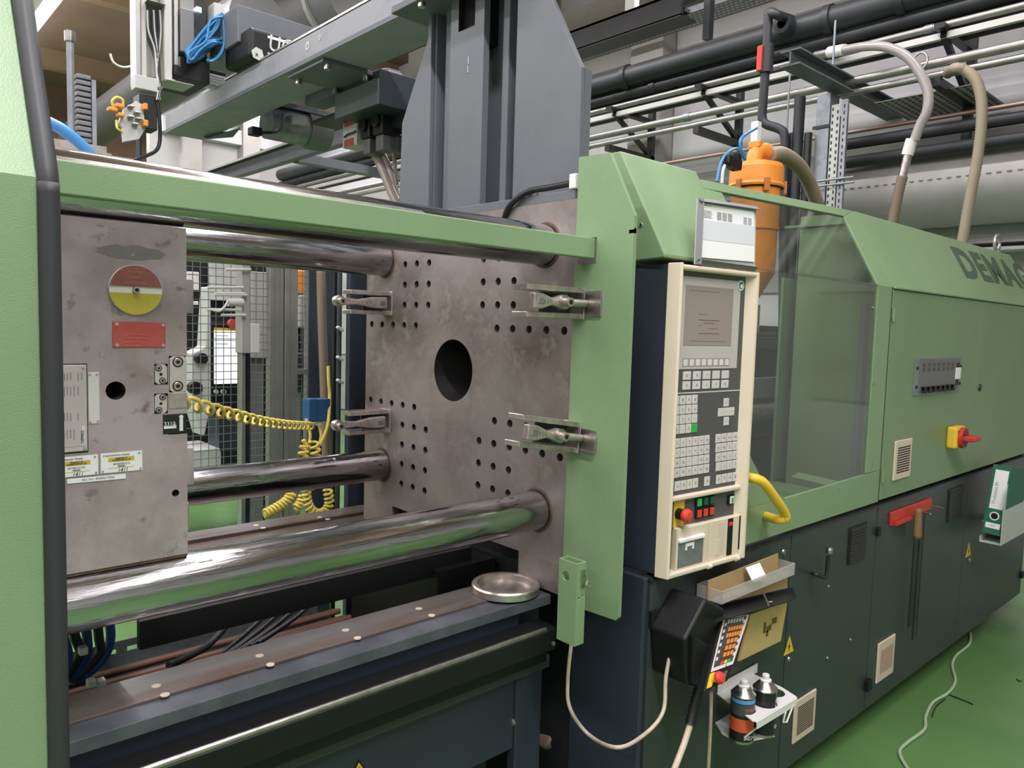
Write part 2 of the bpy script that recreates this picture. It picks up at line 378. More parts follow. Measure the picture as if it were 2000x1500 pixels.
# moving platen
YF = 1.50
XR = at(365.5, 800, y=YF).x; PZ0 = at(354, 1083, y=YF).z; PZ1 = 1.786
mp = thing('moving_platen', 'grey steel moving platen carrying red and yellow signs at the left', 'machine platen', (.2, 1.9, 1.0))
body = MB().box(-.12, XR, YF, 2.36, PZ0, PZ1).build('block', STEEL_M, mp)
c = MB(); p = at(226, 763, y=YF); c.cyl((p.x, YF-.02, p.z), (p.x, YF+.09, p.z), .0168, 32)
p = at(343, 963, y=YF); c.cyl((p.x, YF-.02, p.z), (p.x, YF+.03, p.z), .0068, 20)
q0, q1 = at(330, 695, y=YF), at(368, 766, y=YF); c.box(q0.x, .62, YF-.02, YF+.009, q1.z, q0.z)
for a, b in (((301, 711), (328, 751)), ((301, 769), (328, 807)), ((329, 809), (372, 846))):
    q0, q1 = at(*a, y=YF), at(*b, y=YF); c.box(q0.x, q1.x, YF-.02, YF+.006, q1.z, q0.z)
cut(body, c, HOLE)
MB().box(-.12, .47, 1.66, 2.2, .99, PZ0).build('lower_foot', STEEL_M, mp)
MB().box(-.12, .47, 1.66, 2.2, PZ1, 1.93).build('upper_rib', STEEL_M, mp)
for (ua, va, ub, vb) in ((352, 468, 361, 526), (364, 545, 375, 613), (366, 873, 376, 945)):
    a, b = at(ua, va, y=YF+.03), at(ub, vb, y=YF+.03); MB().box(XR-.002, b.x, YF+.02, YF+.09, b.z, a.z).build('side_block', STEEL_M, mp, .002)
a, b = at(355, 990, y=YF), at(366, 1045, y=YF); MB().box(XR-.01, XR+.014, YF+.03, YF+.12, b.z, a.z).build('side_block', STEELD, mp, .002)
MB().box(-.12, XR, YF+.002, YF+.05, PZ0-.006, PZ0).build('rust_edge', RUST, mp)
def screw(parent, x, y, z, r, m=STEELD):
    MB().lathe([(0, .0012), (r*.42, .0012), (r*.45, -.0005), (r, -.0005), (r, .004)], (x, y-.001, z), (0, 1, 0), 18).build('cap_screw', m, parent)
    MB().cyl((x, y+.0012, z), (x, y-.0012, z), r*.42, 6).build('socket', GAP, parent)
# guide and key blocks
def corner_block(u0, v0, u1, v1, screws, rs, dep):
    a, b = at(u0, v0, y=YF), at(u1, v1, y=YF); cw = .005
    o = MB().prism([(a.x+cw, b.z), (b.x-cw, b.z), (b.x, b.z+cw), (b.x, a.z-cw), (b.x-cw, a.z), (a.x+cw, a.z), (a.x, a.z-cw), (a.x, b.z+cw)], 'y', YF-.001, YF+dep).build('key_block', KEYBLK, mp, .0006)
    for su, sv in screws:
        q = at(su, sv, y=YF); MB().lathe([(0, -.0014), (rs*.45, -.0014), (rs*.5, -.0022), (rs*.8, -.0022), (rs, -.0010), (rs*1.12, -.0010)], (q.x, YF, q.z), (0, 1, 0), 20).build('cap_screw', STEELD, mp)
        MB().cyl((q.x, YF-.0024, q.z), (q.x, YF-.001, q.z), rs*.42, 6).build('socket', GAP, mp)
        MB().pipe((q.x, YF-.0016, q.z), (q.x, YF-.0009, q.z), rs*1.18, rs*1.0, 20).build('counterbore', GAP, mp)
corner_block(331, 696, 364.5, 765, ((347, 707), (347, 754)), .0085, .008)
corner_block(302, 712, 326.5, 750, ((309.5, 719), (317, 743.5)), .0052, .005)
corner_block(302, 770, 326.5, 807, ((317.5, 775.5), (310, 801)), .0052, .005)
for su, sv in ((314, 731), (314, 788)):
    q = at(su, sv, y=YF); MB().cyl((q.x, YF-.0016, q.z), (q.x, YF, q.z), .0028, 12).build('threaded_hole', GAP, mp)
a, b = at(329, 767, y=YF), at(364.5, 797, y=YF); MB().box(a.x, b.x, YF-.0015, YF+.004, b.z, a.z).build('key_block', STEELD, mp, .001)
# black counter with white lettering
a, b = at(318, 810, y=YF), at(364, 845, y=YF)
ctr = MB().box(a.x, b.x, YF-.0012, YF+.005, b.z, a.z).build('counter', BLACKM, mp, .001)
X1, Z1, XN = (1,0,0), (0,0,1), (0,-1,0)
q = at(320, 832, y=YF-.0014); text('lettering', '3312', .0075, WHITE, ctr, q, X1, Z1)
q = at(337, 831, y=YF-.0014); text('lettering', 'kg', .005, WHITE, ctr, q, X1, Z1)
a, b = at(319.5, 832.5, y=YF), at(344, 836, y=YF); MB().box(a.x, b.x, YF-.0018, YF-.001, b.z, a.z).build('white_strip', WHITE, ctr)
a, b = at(350, 818, y=YF), at(357, 841, y=YF); MB().box(a.x, b.x, YF-.0018, YF-.001, b.z, a.z).build('white_strip', WHITE, ctr)
q = at(353.5, 814, y=YF); MB().cyl((q.x, YF-.0018, q.z), (q.x, YF-.001, q.z), .0042, 6).build('white_emblem', WHITE, ctr)
# red / white / yellow disc
q = at(264, 566.5, y=YF); rd = abs(at(316, 566, y=YF).x-at(212.5, 566, y=YF).x)/2
disc = MB().cyl((q.x, YF-.006, q.z), (q.x, YF, q.z), rd, 64).build('warning_disc', WHITE, mp)
def seg(t0, t1, zc, n=30): return [(q.x+rd*.985*math.cos(t0+(t1-t0)*i/n), q.z+zc+rd*.985*math.sin(t0+(t1-t0)*i/n)) for i in range(n+1)]
th = math.asin(.13)
MB().prism(seg(th, math.pi-th, 0), 'y', YF-.0068, YF-.006).build('red_half', REDDK, disc)
MB().prism(seg(math.pi+th, 2*math.pi-th, 0), 'y', YF-.0068, YF-.006).build('yellow_half', YELDISC, disc)
MB().lathe([(0, .002), (.003, .002), (.0035, 0), (.0062, 0), (.0068, .004)], (q.x, YF-.0105, q.z), (0, 1, 0), 20).build('cap_screw', STEEL, disc)
MB().cyl((q.x, YF-.0108, q.z), (q.x, YF-.008, q.z), .0028, 6).build('socket', GAP, disc)
for i, (s, dz, hh) in enumerate((('ACHTUNG', .030, .0042), ('Gefahr', .020, .005), ('nicht verstellen', .0105, .0048))):
    text('lettering', s, hh, mat('worn_print_%d' % i, (192,140,110), .7), disc, (q.x, YF-.007, q.z+dz), X1, Z1, align='CENTER')
# red sign plate
a, b = at(219, 627.5, y=YF), at(323.5, 678.5, y=YF)
rs = MB().box(a.x, b.x, YF-.002, YF, b.z, a.z).build('red_sign', REDPL, mp, .0008)
for sx in (a.x+.007, b.x-.005):
    for sz in (a.z-.005, b.z+.004): MB().cyl((sx, YF-.0035, sz), (sx, YF-.001, sz), .0032, 12).build('rivet', STEELD, rs)
PR = mat('sign_print', (214,126,112), .6)
for i, s in enumerate(('Bei Montage-, Reparatur-', 'und Wartungsarbeiten', 'Hauptschalter AUS', 'und gegen Wiedereinschalten')):
    text('lettering', s, .0030, PR, rs, (a.x+.020, YF-.0024, a.z-.025-i*.0065), X1, Z1)
# rating plate, narrow plate
a, b = at(100, 713, y=YF), at(170.5, 880, y=YF)
rp = MB().box(a.x, b.x, YF-.003, YF, b.z, a.z).build('rating_plate', KEYBLK, mp, .0008)
a0, b0 = at(98, 711, y=YF), at(172.5, 882.5, y=YF); MB().box(a0.x, b0.x, YF-.0012, YF, b0.z, a0.z).build('plate_outline', HOLE, rp)  # slightly larger dark plate added to draw the rating plate's outline
a2, b2 = at(106, 724, y=YF), at(166, 870, y=YF); MB().box(a2.x, b2.x, YF-.0036, YF-.003, b2.z, a2.z).build('plate_field', BEZEL, rp)
for (su, sv) in ((162, 717), (165, 875)):
    q = at(su, sv, y=YF); MB().cyl((q.x, YF-.005, q.z), (q.x, YF-.003, q.z), .0026, 12).build('rivet', STEELD, rp)
random.seed(3)
lines = MB()
for u in (124, 130, 136.5, 143, 151, 158):
    for v0, v1 in ((727, 745), (752, 776), (802, 824), (836, 860)):
        if random.random() < .85:
            k0 = v0+random.random()*5; a3, b3 = at(u, k0, y=YF), at(u+1.2, v1-random.random()*4, y=YF); lines.box(a3.x, b3.x, YF-.0041, YF-.0036, b3.z, a3.z)
lines.build('engraved_lines', INK, rp)
a3, b3 = at(158, 831, y=YF), at(166, 869, y=YF); MB().box(a3.x, b3.x, YF-.0041, YF-.0036, b3.z, a3.z).build('type_field', KEYW, rp)
q = at(164.5, 866, y=YF-.0042); text('lettering', 'DEMAG', .0048, INK, rp, q, (0,0,1), (-1,0,0))
a, b = at(171.5, 727, y=YF), at(194.5, 827, y=YF)
np_ = MB().box(a.x, b.x, YF-.0015, YF, b.z, a.z).build('narrow_plate', KEYW, mp, .0008)
for (su, sv) in ((175, 731), (189, 731), (176, 824), (191, 822)):
    q = at(su, sv, y=YF); MB().cyl((q.x, YF-.003, q.z), (q.x, YF-.001, q.z), .0018, 10).build('rivet', STEELD, np_)
# two inventory labels and a strip
def inv_label(c0, c1, c2, c3, yel, cap):
    P = [at(*k, y=YF-.001) for k in (c3, c2, c1, c0)]
    o = MB().quad(*P, th=-.0008).build('inventory_label', PAPER, mp)
    tl, tr, br, bl = (at(*k, y=YF-.0012) for k in (c0, c1, c2, c3))
    P_ = lambda s, t: (tl*(1-s)+tr*s)*(1-t)+(bl*(1-s)+br*s)*t
    xd = (tr-tl); ud = (tl-bl)
    s0, s1 = yel
    MB().quad(P_(s0,.80), P_(s1,.80), P_(s1,.22), P_(s0,.22), th=-.0004).build('barcode_sticker', PAPER, o)
    MB().quad(P_(s0+.01,.47), P_(s1-.01,.47), P_(s1-.01,.24), P_(s0+.01,.24), th=-.0007).build('yellow_band', YELDISC, o)
    MB().quad(P_(s0+.01,.80), P_(s1-.03,.80), P_(s1-.03,.76), P_(s0+.01,.76), th=-.0007).build('yellow_band', YELDISC, o)
    bc = MB(); k = s0+.12
    while k < s1-.12:
        wd = random.choice((.006, .011, .016)); bc.quad(P_(k,.64), P_(k+wd,.64), P_(k+wd,.53), P_(k,.53), th=-.0007); k += wd+.012
    bc.build('barcode', INK, o)
    off = Vector((0, -.0012, 0))
    text('lettering', 'Property of', .0030, INK, o, P_((s0+s1)/2, .325)+off, xd, ud, align='CENTER')
    text('lettering', 'CATERPILLAR UK LTD', .0028, INK, o, P_((s0+s1)/2, .42)+off, xd, ud, align='CENTER', sx=.8)
    text('lettering', '00402655', .0022, INK, o, P_((s0+s1)/2, .72)+off, xd, ud, align='CENTER')
    text('lettering', cap, .0032, INKL, o, P_(.06, .16)+off, xd, ud)
    text('lettering', '1411', .0062, mat('blue_pen', (44,74,96), .6), o, P_((s0+s1)/2-.1, .975)+off, xd, ud, shear=.25)
    for s_, t_ in ((.93, .1), (.95, .9), (.05, .9)):
        q = P_(s_, t_); MB().cyl((q.x, YF-.003, q.z), (q.x, YF-.001, q.z), .0018, 10).build('rivet', STEELD, o)
inv_label((100, 895.5), (191, 887), (192, 926), (100, 935), (.22, .84), 'Wechselrahmen Deckel')
inv_label((196, 886), (277, 879.5), (278, 917.5), (196.5, 925), (.17, .82), 'Wechselrahmen Deckel')
P = [at(*k, y=YF-.001) for k in ((131, 945), (245.5, 934.5), (245.5, 925), (131, 935.5))]
st = MB().quad(*P, th=-.0006).build('paper_strip', PAPER, mp)
text('lettering', 'Art. Nr.: 40402/17004', .0036, INKL, st, P[0]+(P[1]-P[0])*.24+Vector((0,-.001,.0035)), P[1]-P[0], Z1, sx=1.15)
q = at(258, 493, y=YF); e_ = [(q.x+.058*math.cos(k*math.pi/14)*(1+.08*math.sin(3*k)), q.z+.0125*math.sin(k*math.pi/14)*(1+.15*math.cos(2*k))) for k in range(28)]
MB().prism(e_, 'y', YF-.0004, YF).build('polished_patch', mat('patch_steel', (132,128,124), .35, .4, col2=(146,138,136), scale=14), mp)
# stamped V above the disc
q = at(256, 501, y=YF-.0008); text('stamped_letter', 'V', .006, STEELD, mp, q, X1, Z1)

# ------------------------------------------------------------------ quick mould clamps on the fixed platen
def clamp(y, z, x0, L, flip, label, tilt=0.0):
    t = thing('mould_clamp', label, 'clamp', (x0-L/2, y, z-.035), 'quick mould clamps on the fixed platen')
    M = Matrix.Translation((x0, y, z)) @ Matrix.Rotation(R(180), 4, 'Z') @ Matrix.Rotation(R(-tilt), 4, 'Y')
    # local: +x points out of the platen, y across, z up
    MB().box(0, .006, -.034, .034, -.042, .042).xf(M).build('base_plate', STEELD, t, .002)
    for sz in (1, -1):
        MB().box(.004, L, -.03, .026, sz*.034-.007, sz*.034+.007).xf(M).build('side_rail', STEELD, t, .0015)
    MB().box(.004, L*.55, -.028, -.018, -.026, .026).xf(M).build('back_web', BLACKM, t)
    bx = (L+.055) if not flip else .095; ex = .03 if not flip else L-.005
    prof = [(ex, -.02), (ex, .02), (ex+(bx-ex)*.30, .019), (ex+(bx-ex)*.62, .009), (bx-(.02 if not flip else -.02), .013), (bx, .0195), (bx+(.014 if not flip else -.014), .013), (bx+(.019 if not flip else -.019), 0),
            (bx+(.014 if not flip else -.014), -.013), (bx, -.0195), (bx-(.02 if not flip else -.02), -.013), (ex+(bx-ex)*.62, -.009), (ex+(bx-ex)*.30, -.019)]
    MB().prism([(a, b) for a, b in prof], 'y', .024, .046).xf(M).build('lever', STEELD, t, .004, 3)
    MB().box(min(ex+.012*(1 if not flip else -1), ex+.035*(1 if not flip else -1)), max(ex+.012*(1 if not flip else -1), ex+.035*(1 if not flip else -1)), .044, .048, -.008, .008).xf(M).build('embossed_ring', STEEL, t, .002)
    for k in range(3):
        xx = ex+(bx-ex)*(.36+.09*k); MB().obox((xx, .046, 0), (.003, .002, .011), Matrix.Rotation(R(25), 3, 'Y')).xf(M).build('embossed_letter', STEEL, t)
    MB().cyl((bx, .02, 0), (bx, .07, 0), .0115, 20).xf(M).build('bolt', STEELD, t)
    MB().cyl((bx, .0695, 0), (bx, .071, 0), .0065, 6).xf(M).build('socket', GAP, t)
    MB().pipe((bx, .044, 0), (bx, .052, 0), .0185, .0115, 20).xf(M).build('washer', STEEL, t)
    if flip:
        MB().tube([(.006+.0015*k, .037, 0) for k in range(54)], lambda i: .0095+(.0009 if i % 3 else -.0006), 14).xf(M).build('spindle', STEELD, t)
        MB().box(.001, .005, -.034, .09, -.034, .034).xf(M).build('end_plate', STEEL, t, .001)
clamp(2.315, 1.684, XP, .165, False, 'upper clamp at the rear edge of the fixed platen with its lever pointing left')
clamp(2.315, 1.264, XP, .165, False, 'lower clamp at the rear edge of the fixed platen above the rear tie bar')
clamp(1.385, 1.682, XP-.012, .205, True, 'upper clamp next to the green guard panel')
clamp(1.385, 1.325, XP-.012, .215, True, 'lower clamp next to the green guard panel with its bolt at the right', tilt=9)

# ------------------------------------------------------------------ machine bed under the tie bars
bed = thing('machine_bed', 'dark blue machine bed with steel slideways below the tie bars', 'machine bed', (.6, YC, 0))
ZB = .865; BX0, BX1 = -.35, 1.5
MB().box(BX0, BX1, 1.455, 1.64, ZB-.028, ZB).build('front_flange', WAYG, bed, .0015)
MB().box(BX0, BX1-.02, 1.517, 1.632, ZB, ZB+.006).build('front_slideway', WAY, bed, .001)
MB().box(BX0, BX1, 1.50, 1.63, .45, ZB-.028).build('front_web', NAVY, bed)
MB().box(BX0, BX1+.1, 2.26, 2.56, ZB-.028, ZB).build('rear_flange', WAY, bed, .0015)
MB().box(BX0, BX1-.02, 2.29, 2.42, ZB, ZB+.012).build('rear_slideway', WAY, bed, .001)
MB().box(BX0, BX1+.1, 2.53, 2.63, ZB-.05, ZB+.012).build('rear_ledge', WAY, bed, .002)
MB().box(BX0, BX1, 2.45, 2.50, .05, .48).build('rear_web', BLACKM, bed)
for u, v in ((305, 1340), (322, 1357), (507, 1281), (528, 1298), (675, 1231), (698, 1246), (818, 1189), (843, 1202), (940, 1152), (966, 1164)):
    q = at(u, v, z=ZB+.0063); MB().cyl((q.x, q.y, ZB+.005), (q.x, q.y, ZB+.0072), .0088, 18).build('screw_plug', mat('plug_brass', (206,192,170), .5) if u == 305 else bpy.data.materials['plug_brass'], bed)
for u, v in ((500, 1026), (514, 1031), (624, 1010), (640, 1014)):
    q = at(u, v, z=ZB+.0125); MB().cyl((q.x, q.y, ZB+.011), (q.x, q.y, ZB+.0132), .009, 18).build('screw_plug', bpy.data.materials['plug_brass'], bed)
# black platen support between the ways
MB().box(1.53, 1.60, 1.60, 2.26, .45, .955).build('platen_support', BLACKM, bed, .004)
MB().box(.5, 1.45, 1.75, 1.77, .875, .94).build('inner_strip', BLACK, bed)
MB().box(1.30, 1.52, 1.72, 2.2, .45, .90).build('inner_block', BLACK, bed)
MB().box(.9, 1.30, 1.75, 2.24, .2, .4).build('bed_cross_member', BLACKM, bed)
# lower front: black door runner with bright strip, blue apron, leg
MB().prism([(1.393, .737), (1.393, .793), (1.405, .801), (1.465, .801), (1.465, .69), (1.427, .69), (1.427, .728)], 'x', BX0, 1.462).build('door_runner', BLACK, bed, .002)
MB().cyl((BX0, 1.402, .798), (1.428, 1.402, .798), .0075, 16).build('runner_rod', STEEL, bed)
MB().cyl((1.449, 1.392, .757), (1.449, 1.387, .757), .006, 12).build('runner_bolt', STEELD, bed)
MB().box(BX0, BX1, 1.452, 1.475, .655, .69).build('runner_support', DARKBASE, bed)
MB().box(BX0, 1.40, 1.478, 1.499, .44, .83).build('apron', NAVY, bed, .003)
MB().box(1.39, 1.49, 1.468, 1.50, 0, .69).build('leg', NAVY, bed, .004)
q = at(1002, 1412, y=1.475); MB().cyl((1.392, 1.48, q.z), (1.382, 1.48, q.z), .011, 14).build('leg_bolt', STEELD, bed)
MB().box(BX0, 1.33, 1.52, 1.56, .05, .455).build('lower_apron', BLACKM, bed)
q = at(700, 1500, y=1.478); tri = MB().prism([(q.x-.034, q.z-.035), (q.x+.034, q.z-.035), (q.x, q.z+.022)], 'y', 1.4765, 1.478).build('warning_triangle', BLACK, bed)
MB().prism([(q.x-.027, q.z-.031), (q.x+.027, q.z-.031), (q.x, q.z+.0145)], 'y', 1.4758, 1.4765).build('yellow_field', YELLOW, tri)
MB().prism([(q.x-.003, q.z-.02), (q.x+.006, q.z-.004), (q.x+.001, q.z-.006), (q.x+.003, q.z+.006), (q.x-.006, q.z-.009), (q.x-.001, q.z-.008)], 'y', 1.475, 1.4758).build('flash_symbol', BLACK, tri)
# drain hose stub beside the leg
Q, rr = corr([at(1062, 1440, y=1.56), at(1078, 1446, y=1.56), at(1100, 1440, y=1.60)], .027, .003, .012)
tag(MB().tube(Q, rr, 14).build('drain_hose', HOSEBR), 'short grey corrugated hose end beside the blue leg of the bed', 'hose')

# locating ring lying on the bed
lr = thing('locating_ring', 'flat steel locating ring lying on the bed in front of the fixed platen', 'ring', (1.408, 1.545, ZB+.006))
MB().lathe([(.074, .003), (.076, .018), (.081, .022), (.093, .022), (.097, .018), (.097, 0), (.07, 0)], (1.408, 1.545, ZB+.007), (0,0,1), 48).build('rim', STEELD, lr)
MB().cyl((1.408, 1.545, ZB+.007), (1.408, 1.545, ZB+.011), .079, 48).build('disc', STEELD, lr)

# green square tube bracket at the door runner
gb = thing('tube_bracket', 'upright green square tube bracket with an open top at the end of the door runner', 'bracket', (1.41, 1.28, .83))
x0, x1, y0, y1, z0, z1, th = 1.380, 1.414, 1.25, 1.313, .815, 1.028, .004
o = MB().box(x0, x1, y0, y1, z0, z1).build('tube', GREEN, gb, .004)
c = MB().box(x0+th, x1-th, y0+th, y1-th, z0-.01, z1+.01); c.cyl((x0-.02, 1.288, .988), (x0+.01, 1.288, .988), .0125, 20); 
c.cyl((1.390, y0-.02, .937), (1.390, y0+.01, .937), .0045, 12); c.cyl((1.403, y0-.02, .941), (1.403, y0+.01, .941), .0045, 12)
m_ = o.modifiers[0]; o.modifiers.remove(m_); cut(o, c)
MB().cyl((x0+.003, 1.288, .983), (x0+.02, 1.288, .983), .008, 14).build('bolt', STEEL, gb)
MB().tube(smooth_path([(1.398, 1.247, 1.005), (1.412, 1.243, .985), (1.404, 1.24, .97), (1.418, 1.244, .96), (1.443, 1.25, .95)]), .0012, 6).build('wire_clip', STEEL, gb)
MB().box(1.394, 1.408, 1.246, 1.251, .965, 1.01).build('clip_plate', STEEL, gb, .001)

# ------------------------------------------------------------------ green guards
def prof(y0, z0, yk, zk, yt, zt, yb, t): 
    return [(y0, z0), (yk, zk), (yt, zt), (yb, zt), (yb, zt-t), (yt+t*.6, zt-t), (yk+t, zk-t*.3), (y0+t, z0)]
KY, KZ, TY, TZ = 1.2, 1.81, 1.373, 2.119
cov = thing('sliding_guard_door', 'pale green sliding guard door with a black rubber edge at the left border', 'machine door', (-.3, 1.3, .1))
MB().prism(prof(1.2, .1, 1.2, 1.80, 1.3735, 2.112, 1.62, .02), 'x', -1.4, .2215).build('door_skin', GREEN, cov, .004)
MB().box(-1.4, .215, 1.222, 1.25, .1, 1.78).build('inner_frame', GREEN, cov)
pth = [(.2325, 1.199, .08), (.2325, 1.199, .6), (.2325, 1.199, 1.2), (.2325, 1.199, 1.74), (.2325, 1.2015, 1.785), (.2325, 1.214, 1.825), (.2325, 1.29, 1.963), (.2325, 1.374, 2.114), (.2325, 1.45, 2.12)]
MB().tube(smooth_path(pth, 5), .0138, 18).build('rubber_edge', RUBBER, cov)
rail = thing('guard_rail', 'green horizontal door rail across the top of the opening', 'rail', (.6, 1.36, 1.798))
MB().prism([(1.325, 1.798), (1.325, 1.85), (1.41, 1.858), (1.41, 1.852), (1.331, 1.844), (1.331, 1.804), (1.345, 1.804), (1.345, 1.798)], 'x', -.4, 1.487).build('channel', GREEN, rail, .0025)
MB().prism([(1.328, 1.8505), (1.342, 1.8575), (1.36, 1.8575), (1.36, 1.852)], 'x', -.4, .95).build('glint_strip', STEEL, rail)  # tilted steel strip added to catch the lamps as a highlight on the rail
MB().box(-.4, 1.48, 1.345, 1.36, 1.800, 1.815).build('steel_guide', STEELD, rail)
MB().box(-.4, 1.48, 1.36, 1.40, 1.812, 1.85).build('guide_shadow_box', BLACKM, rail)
gp = thing('side_guard', 'tall green guard panel standing edge-on beside the fixed platen', 'machine panel', (1.495, 1.3, .86))
XG = 1.487
o = MB().prism([(1.402, .862), (1.208, .87), (1.2, .88), (1.2, 1.898), (1.288, 2.062), (1.393, 2.066)], 'x', XG, XG+.012).build('sheet', GREEN, gp)
c = MB().box(XG-.02, XG+.04, 1.320, 1.45, 1.785, 1.853); cut(o, c)
MB().box(XG+.0125, 1.612, 1.308, 1.40, .90, 1.785).build('dark_core', GAP, gp)
MB().cyl((XG+.005, 1.2, 1.865), (XG+.005, 1.205, 1.865), .004, 8).build('catch', WHITE, gp)
MB().box(XG+.0, XG+.01, 1.2, 1.215, 1.855, 1.864).build('catch', WHITE, gp)
hood = thing('machine_hood', 'green sloping hood above the control panel', 'machine hood', (1.8, 1.3, 1.79))
XH = 1.617
MB().prism([(1.20, 1.806), (1.2, 1.815), (1.3625, 2.1), (1.62, 2.1), (1.62, 1.79), (1.31, 1.79), (1.30, 1.800)], 'x', XH, 1.975).build('hood_shell', GREEN, hood, .004)
q = at(1252, 439, x=XH); MB().lathe([(0, .002), (.0022, .002), (.0035, 0), (.0055, .0005), (.0065, .003)], (XH-.003, q.y, q.z), (1, 0, 0), 16).build('hood_screw', STEELD, hood)
MB().cyl((XH-.0035, q.y, q.z), (XH-.001, q.y, q.z), .0022, 6).build('socket', GAP, hood)
# window guard: green bent frame around a bent clear pane
wg = thing('window_guard', 'green guard cover with a large bent clear window behind the control panel', 'machine cover', (2.5, 1.3, .96))
sl = Vector((0, TY-KY, TZ-KZ)).normalized(); nn = Vector((0, -sl.z, sl.y))
def S(x, d, off=0):  # point d metres up the slope
    p = Vector((x, KY, KZ))+sl*d+nn*off; return p
dtop0, dtop1 = .308, .354
T = .012
def slab(name, pts, m, par, th=T):
    P = [Vector(p) for p in pts]; n = (P[1]-P[0]).cross(P[2]-P[0]).normalized(); k = len(P)
    if n.y > 0: P = P[::-1]; n = -n
    return MB().add(P+[p-n*th for p in P], [tuple(range(k)), tuple(range(k, 2*k))[::-1]]+[(i, k+i, k+(i+1)%k, (i+1)%k) for i in range(k)]).build(name, m, par, .0015)
# vertical frame pieces (y = 1.2) : bottom, right, left with the cut corner
slab('bottom_frame', [(1.98, KY, .962), (3.082, KY, .962), (3.082, KY, 1.09), (2.33, KY, 1.078), (1.98, KY, 1.078)], GREEN, wg)
slab('left_frame', [(1.98, KY, 1.078), (2.33, KY, 1.078), (2.2, KY, 1.13), (2.09, KY, 1.245), (2.075, KY, KZ), (1.98, KY, KZ)], GREEN, wg)
slab('right_frame', [(2.948, KY, 1.09), (3.082, KY, 1.09), (3.082, KY, KZ), (2.952, KY, KZ)], GREEN, wg)
slab('right_frame_slope', [S(2.952, 0), S(3.097, 0), S(3.097, .354), S(2.962, .312)], GREEN, wg)
slab('top_frame', [S(1.976, .272), S(2.962, .312), S(3.097, .354), S(1.976, .305)], GREEN, wg)
slab('left_frame_slope', [S(1.976, 0), S(2.075, 0), S(2.075, .272), S(1.976, .272)], GREEN, wg)
MB().box(3.0845, 3.0915, 1.202, 1.23, .96, KZ).build('joint_gap', GAP, wg)
pn = slab('pane', [(2.075, KY+.004, 1.078), (2.95, KY+.004, 1.085), (2.955, KY+.004, KZ), (2.075, KY+.004, KZ)], PANE, wg, .003)
slab('pane', [S(2.075, .001, -.004), S(2.955, .001, -.004), S(2.965, .313, -.004), S(2.075, .275, -.004)], PANE, wg, .003)
MB().box(2.30, 2.952, KY-.001, KY+.006, KZ-.004, KZ+.004).build('pane_bend', PANE, wg)
for zz in (1.72, 1.45, 1.14):
    q = at(1706, 602 if zz == 1.72 else (748 if zz == 1.45 else 905), y=KY); MB().cyl((q.x, KY+.0035, q.z), (q.x, KY-.002, q.z), .006, 12).build('pane_rivet', STEEL, wg)
MB().box(2.90, 2.945, KY+.02, KY+.04, 1.085, 1.74).build('inner_strip', DUCTD, wg)
# yellow grab handle
hp = [at(1452, 932, y=1.19), at(1467, 933, y=1.15), at(1490, 942, y=1.125), at(1515, 975, y=1.115), at(1533, 1003, y=1.115), at(1532, 1013, y=1.118), at(1515, 1014, y=1.14), at(1496, 1008, y=1.199)]
hd = MB().tube(smooth_path(hp, 7), .0145, 16).build('grab_handle', YELLOW, wg)

# ------------------------------------------------------------------ control panel
AP = R(3.6); PO = Vector((1.632, 1.165, 0)); PU = Vector((math.cos(AP), -math.sin(AP), 0)); PN = Vector((-math.sin(AP), -math.cos(AP), 0))
def pp(s, z, off=0.0): return PO+PU*s+PN*off+Vector((0, 0, z))
cp = thing('control_panel', 'cream framed machine control panel with screen, keypad and push buttons', 'control panel', (1.8, 1.17, .957))
def pbox(name, s0, s1, z0, z1, o0, o1, m, par=None, bevel=0.0, seg=2):
    vs = [pp(s, z, o) for o in (o0, o1) for s, z in ((s0, z0), (s1, z0), (s1, z1), (s0, z1))]
    return MB().add(vs, [(0,1,2,3),(7,6,5,4),(0,4,5,1),(1,5,6,2),(2,6,7,3),(3,7,4,0)]).build(name, m, par or cp, bevel, seg)
MB().add([Vector(p) for z in (.962, 1.79) for p in ((1.634, 1.2, z), (1.626, 1.305, z), (2.02, 1.305, z), (2.0, 1.178, z), (1.64, 1.199, z))],
    [(0,1,2,3,4)[::-1], (5,6,7,8,9), (0,1,6,5), (1,2,7,6), (2,3,8,7), (3,4,9,8), (4,0,5,9)]).build('housing', NAVY, cp, .003)
RE = -.02
# frame: left bevel, right, top, bottom, middle bar
def pprism(name, prof, z0, z1, m, bev):
    k = len(prof); vs = [pp(s_, z, o_) for z in (z0, z1) for s_, o_ in prof]
    return MB().add(vs, [tuple(range(k)), tuple(range(k, 2*k))[::-1]]+[(i, k+i, k+(i+1)%k, (i+1)%k) for i in range(k)]).build(name, m, cp, bev, 3)
pprism('frame_left', [(-.004, -.034), (.006, .0), (.010, .004), (.015, .004), (.018, -.028)], .957, 1.7935, CREAM, .003)
pprism('frame_right', [(.316, -.026), (.343, .002), (.347, .004), (.355, .004), (.358, 0), (.358, -.034)], .957, 1.79, CREAM, .003)
pbox('frame_top', .010, .345, 1.776, 1.79, -.034, .004, CREAM, None, .006, 3)
pbox('frame_bottom', .012, .335, .957, .971, -.034, .004, CREAM, None, .004)
pbox('frame_middle', .012, .330, 1.163, 1.176, -.022, -.004, CREAM, None, .004)
pbox('membrane', .012, .322, 1.17, 1.78, -.03, RE, MEMB)
bz = pbox('screen_bezel', .018, .299, 1.5155, 1.7625, RE-.001, RE+.0015, BEZEL, None, .002)
sc = pbox('screen', .054, .2645, 1.5795, 1.739, RE+.0012, RE+.0022, SCREEN)
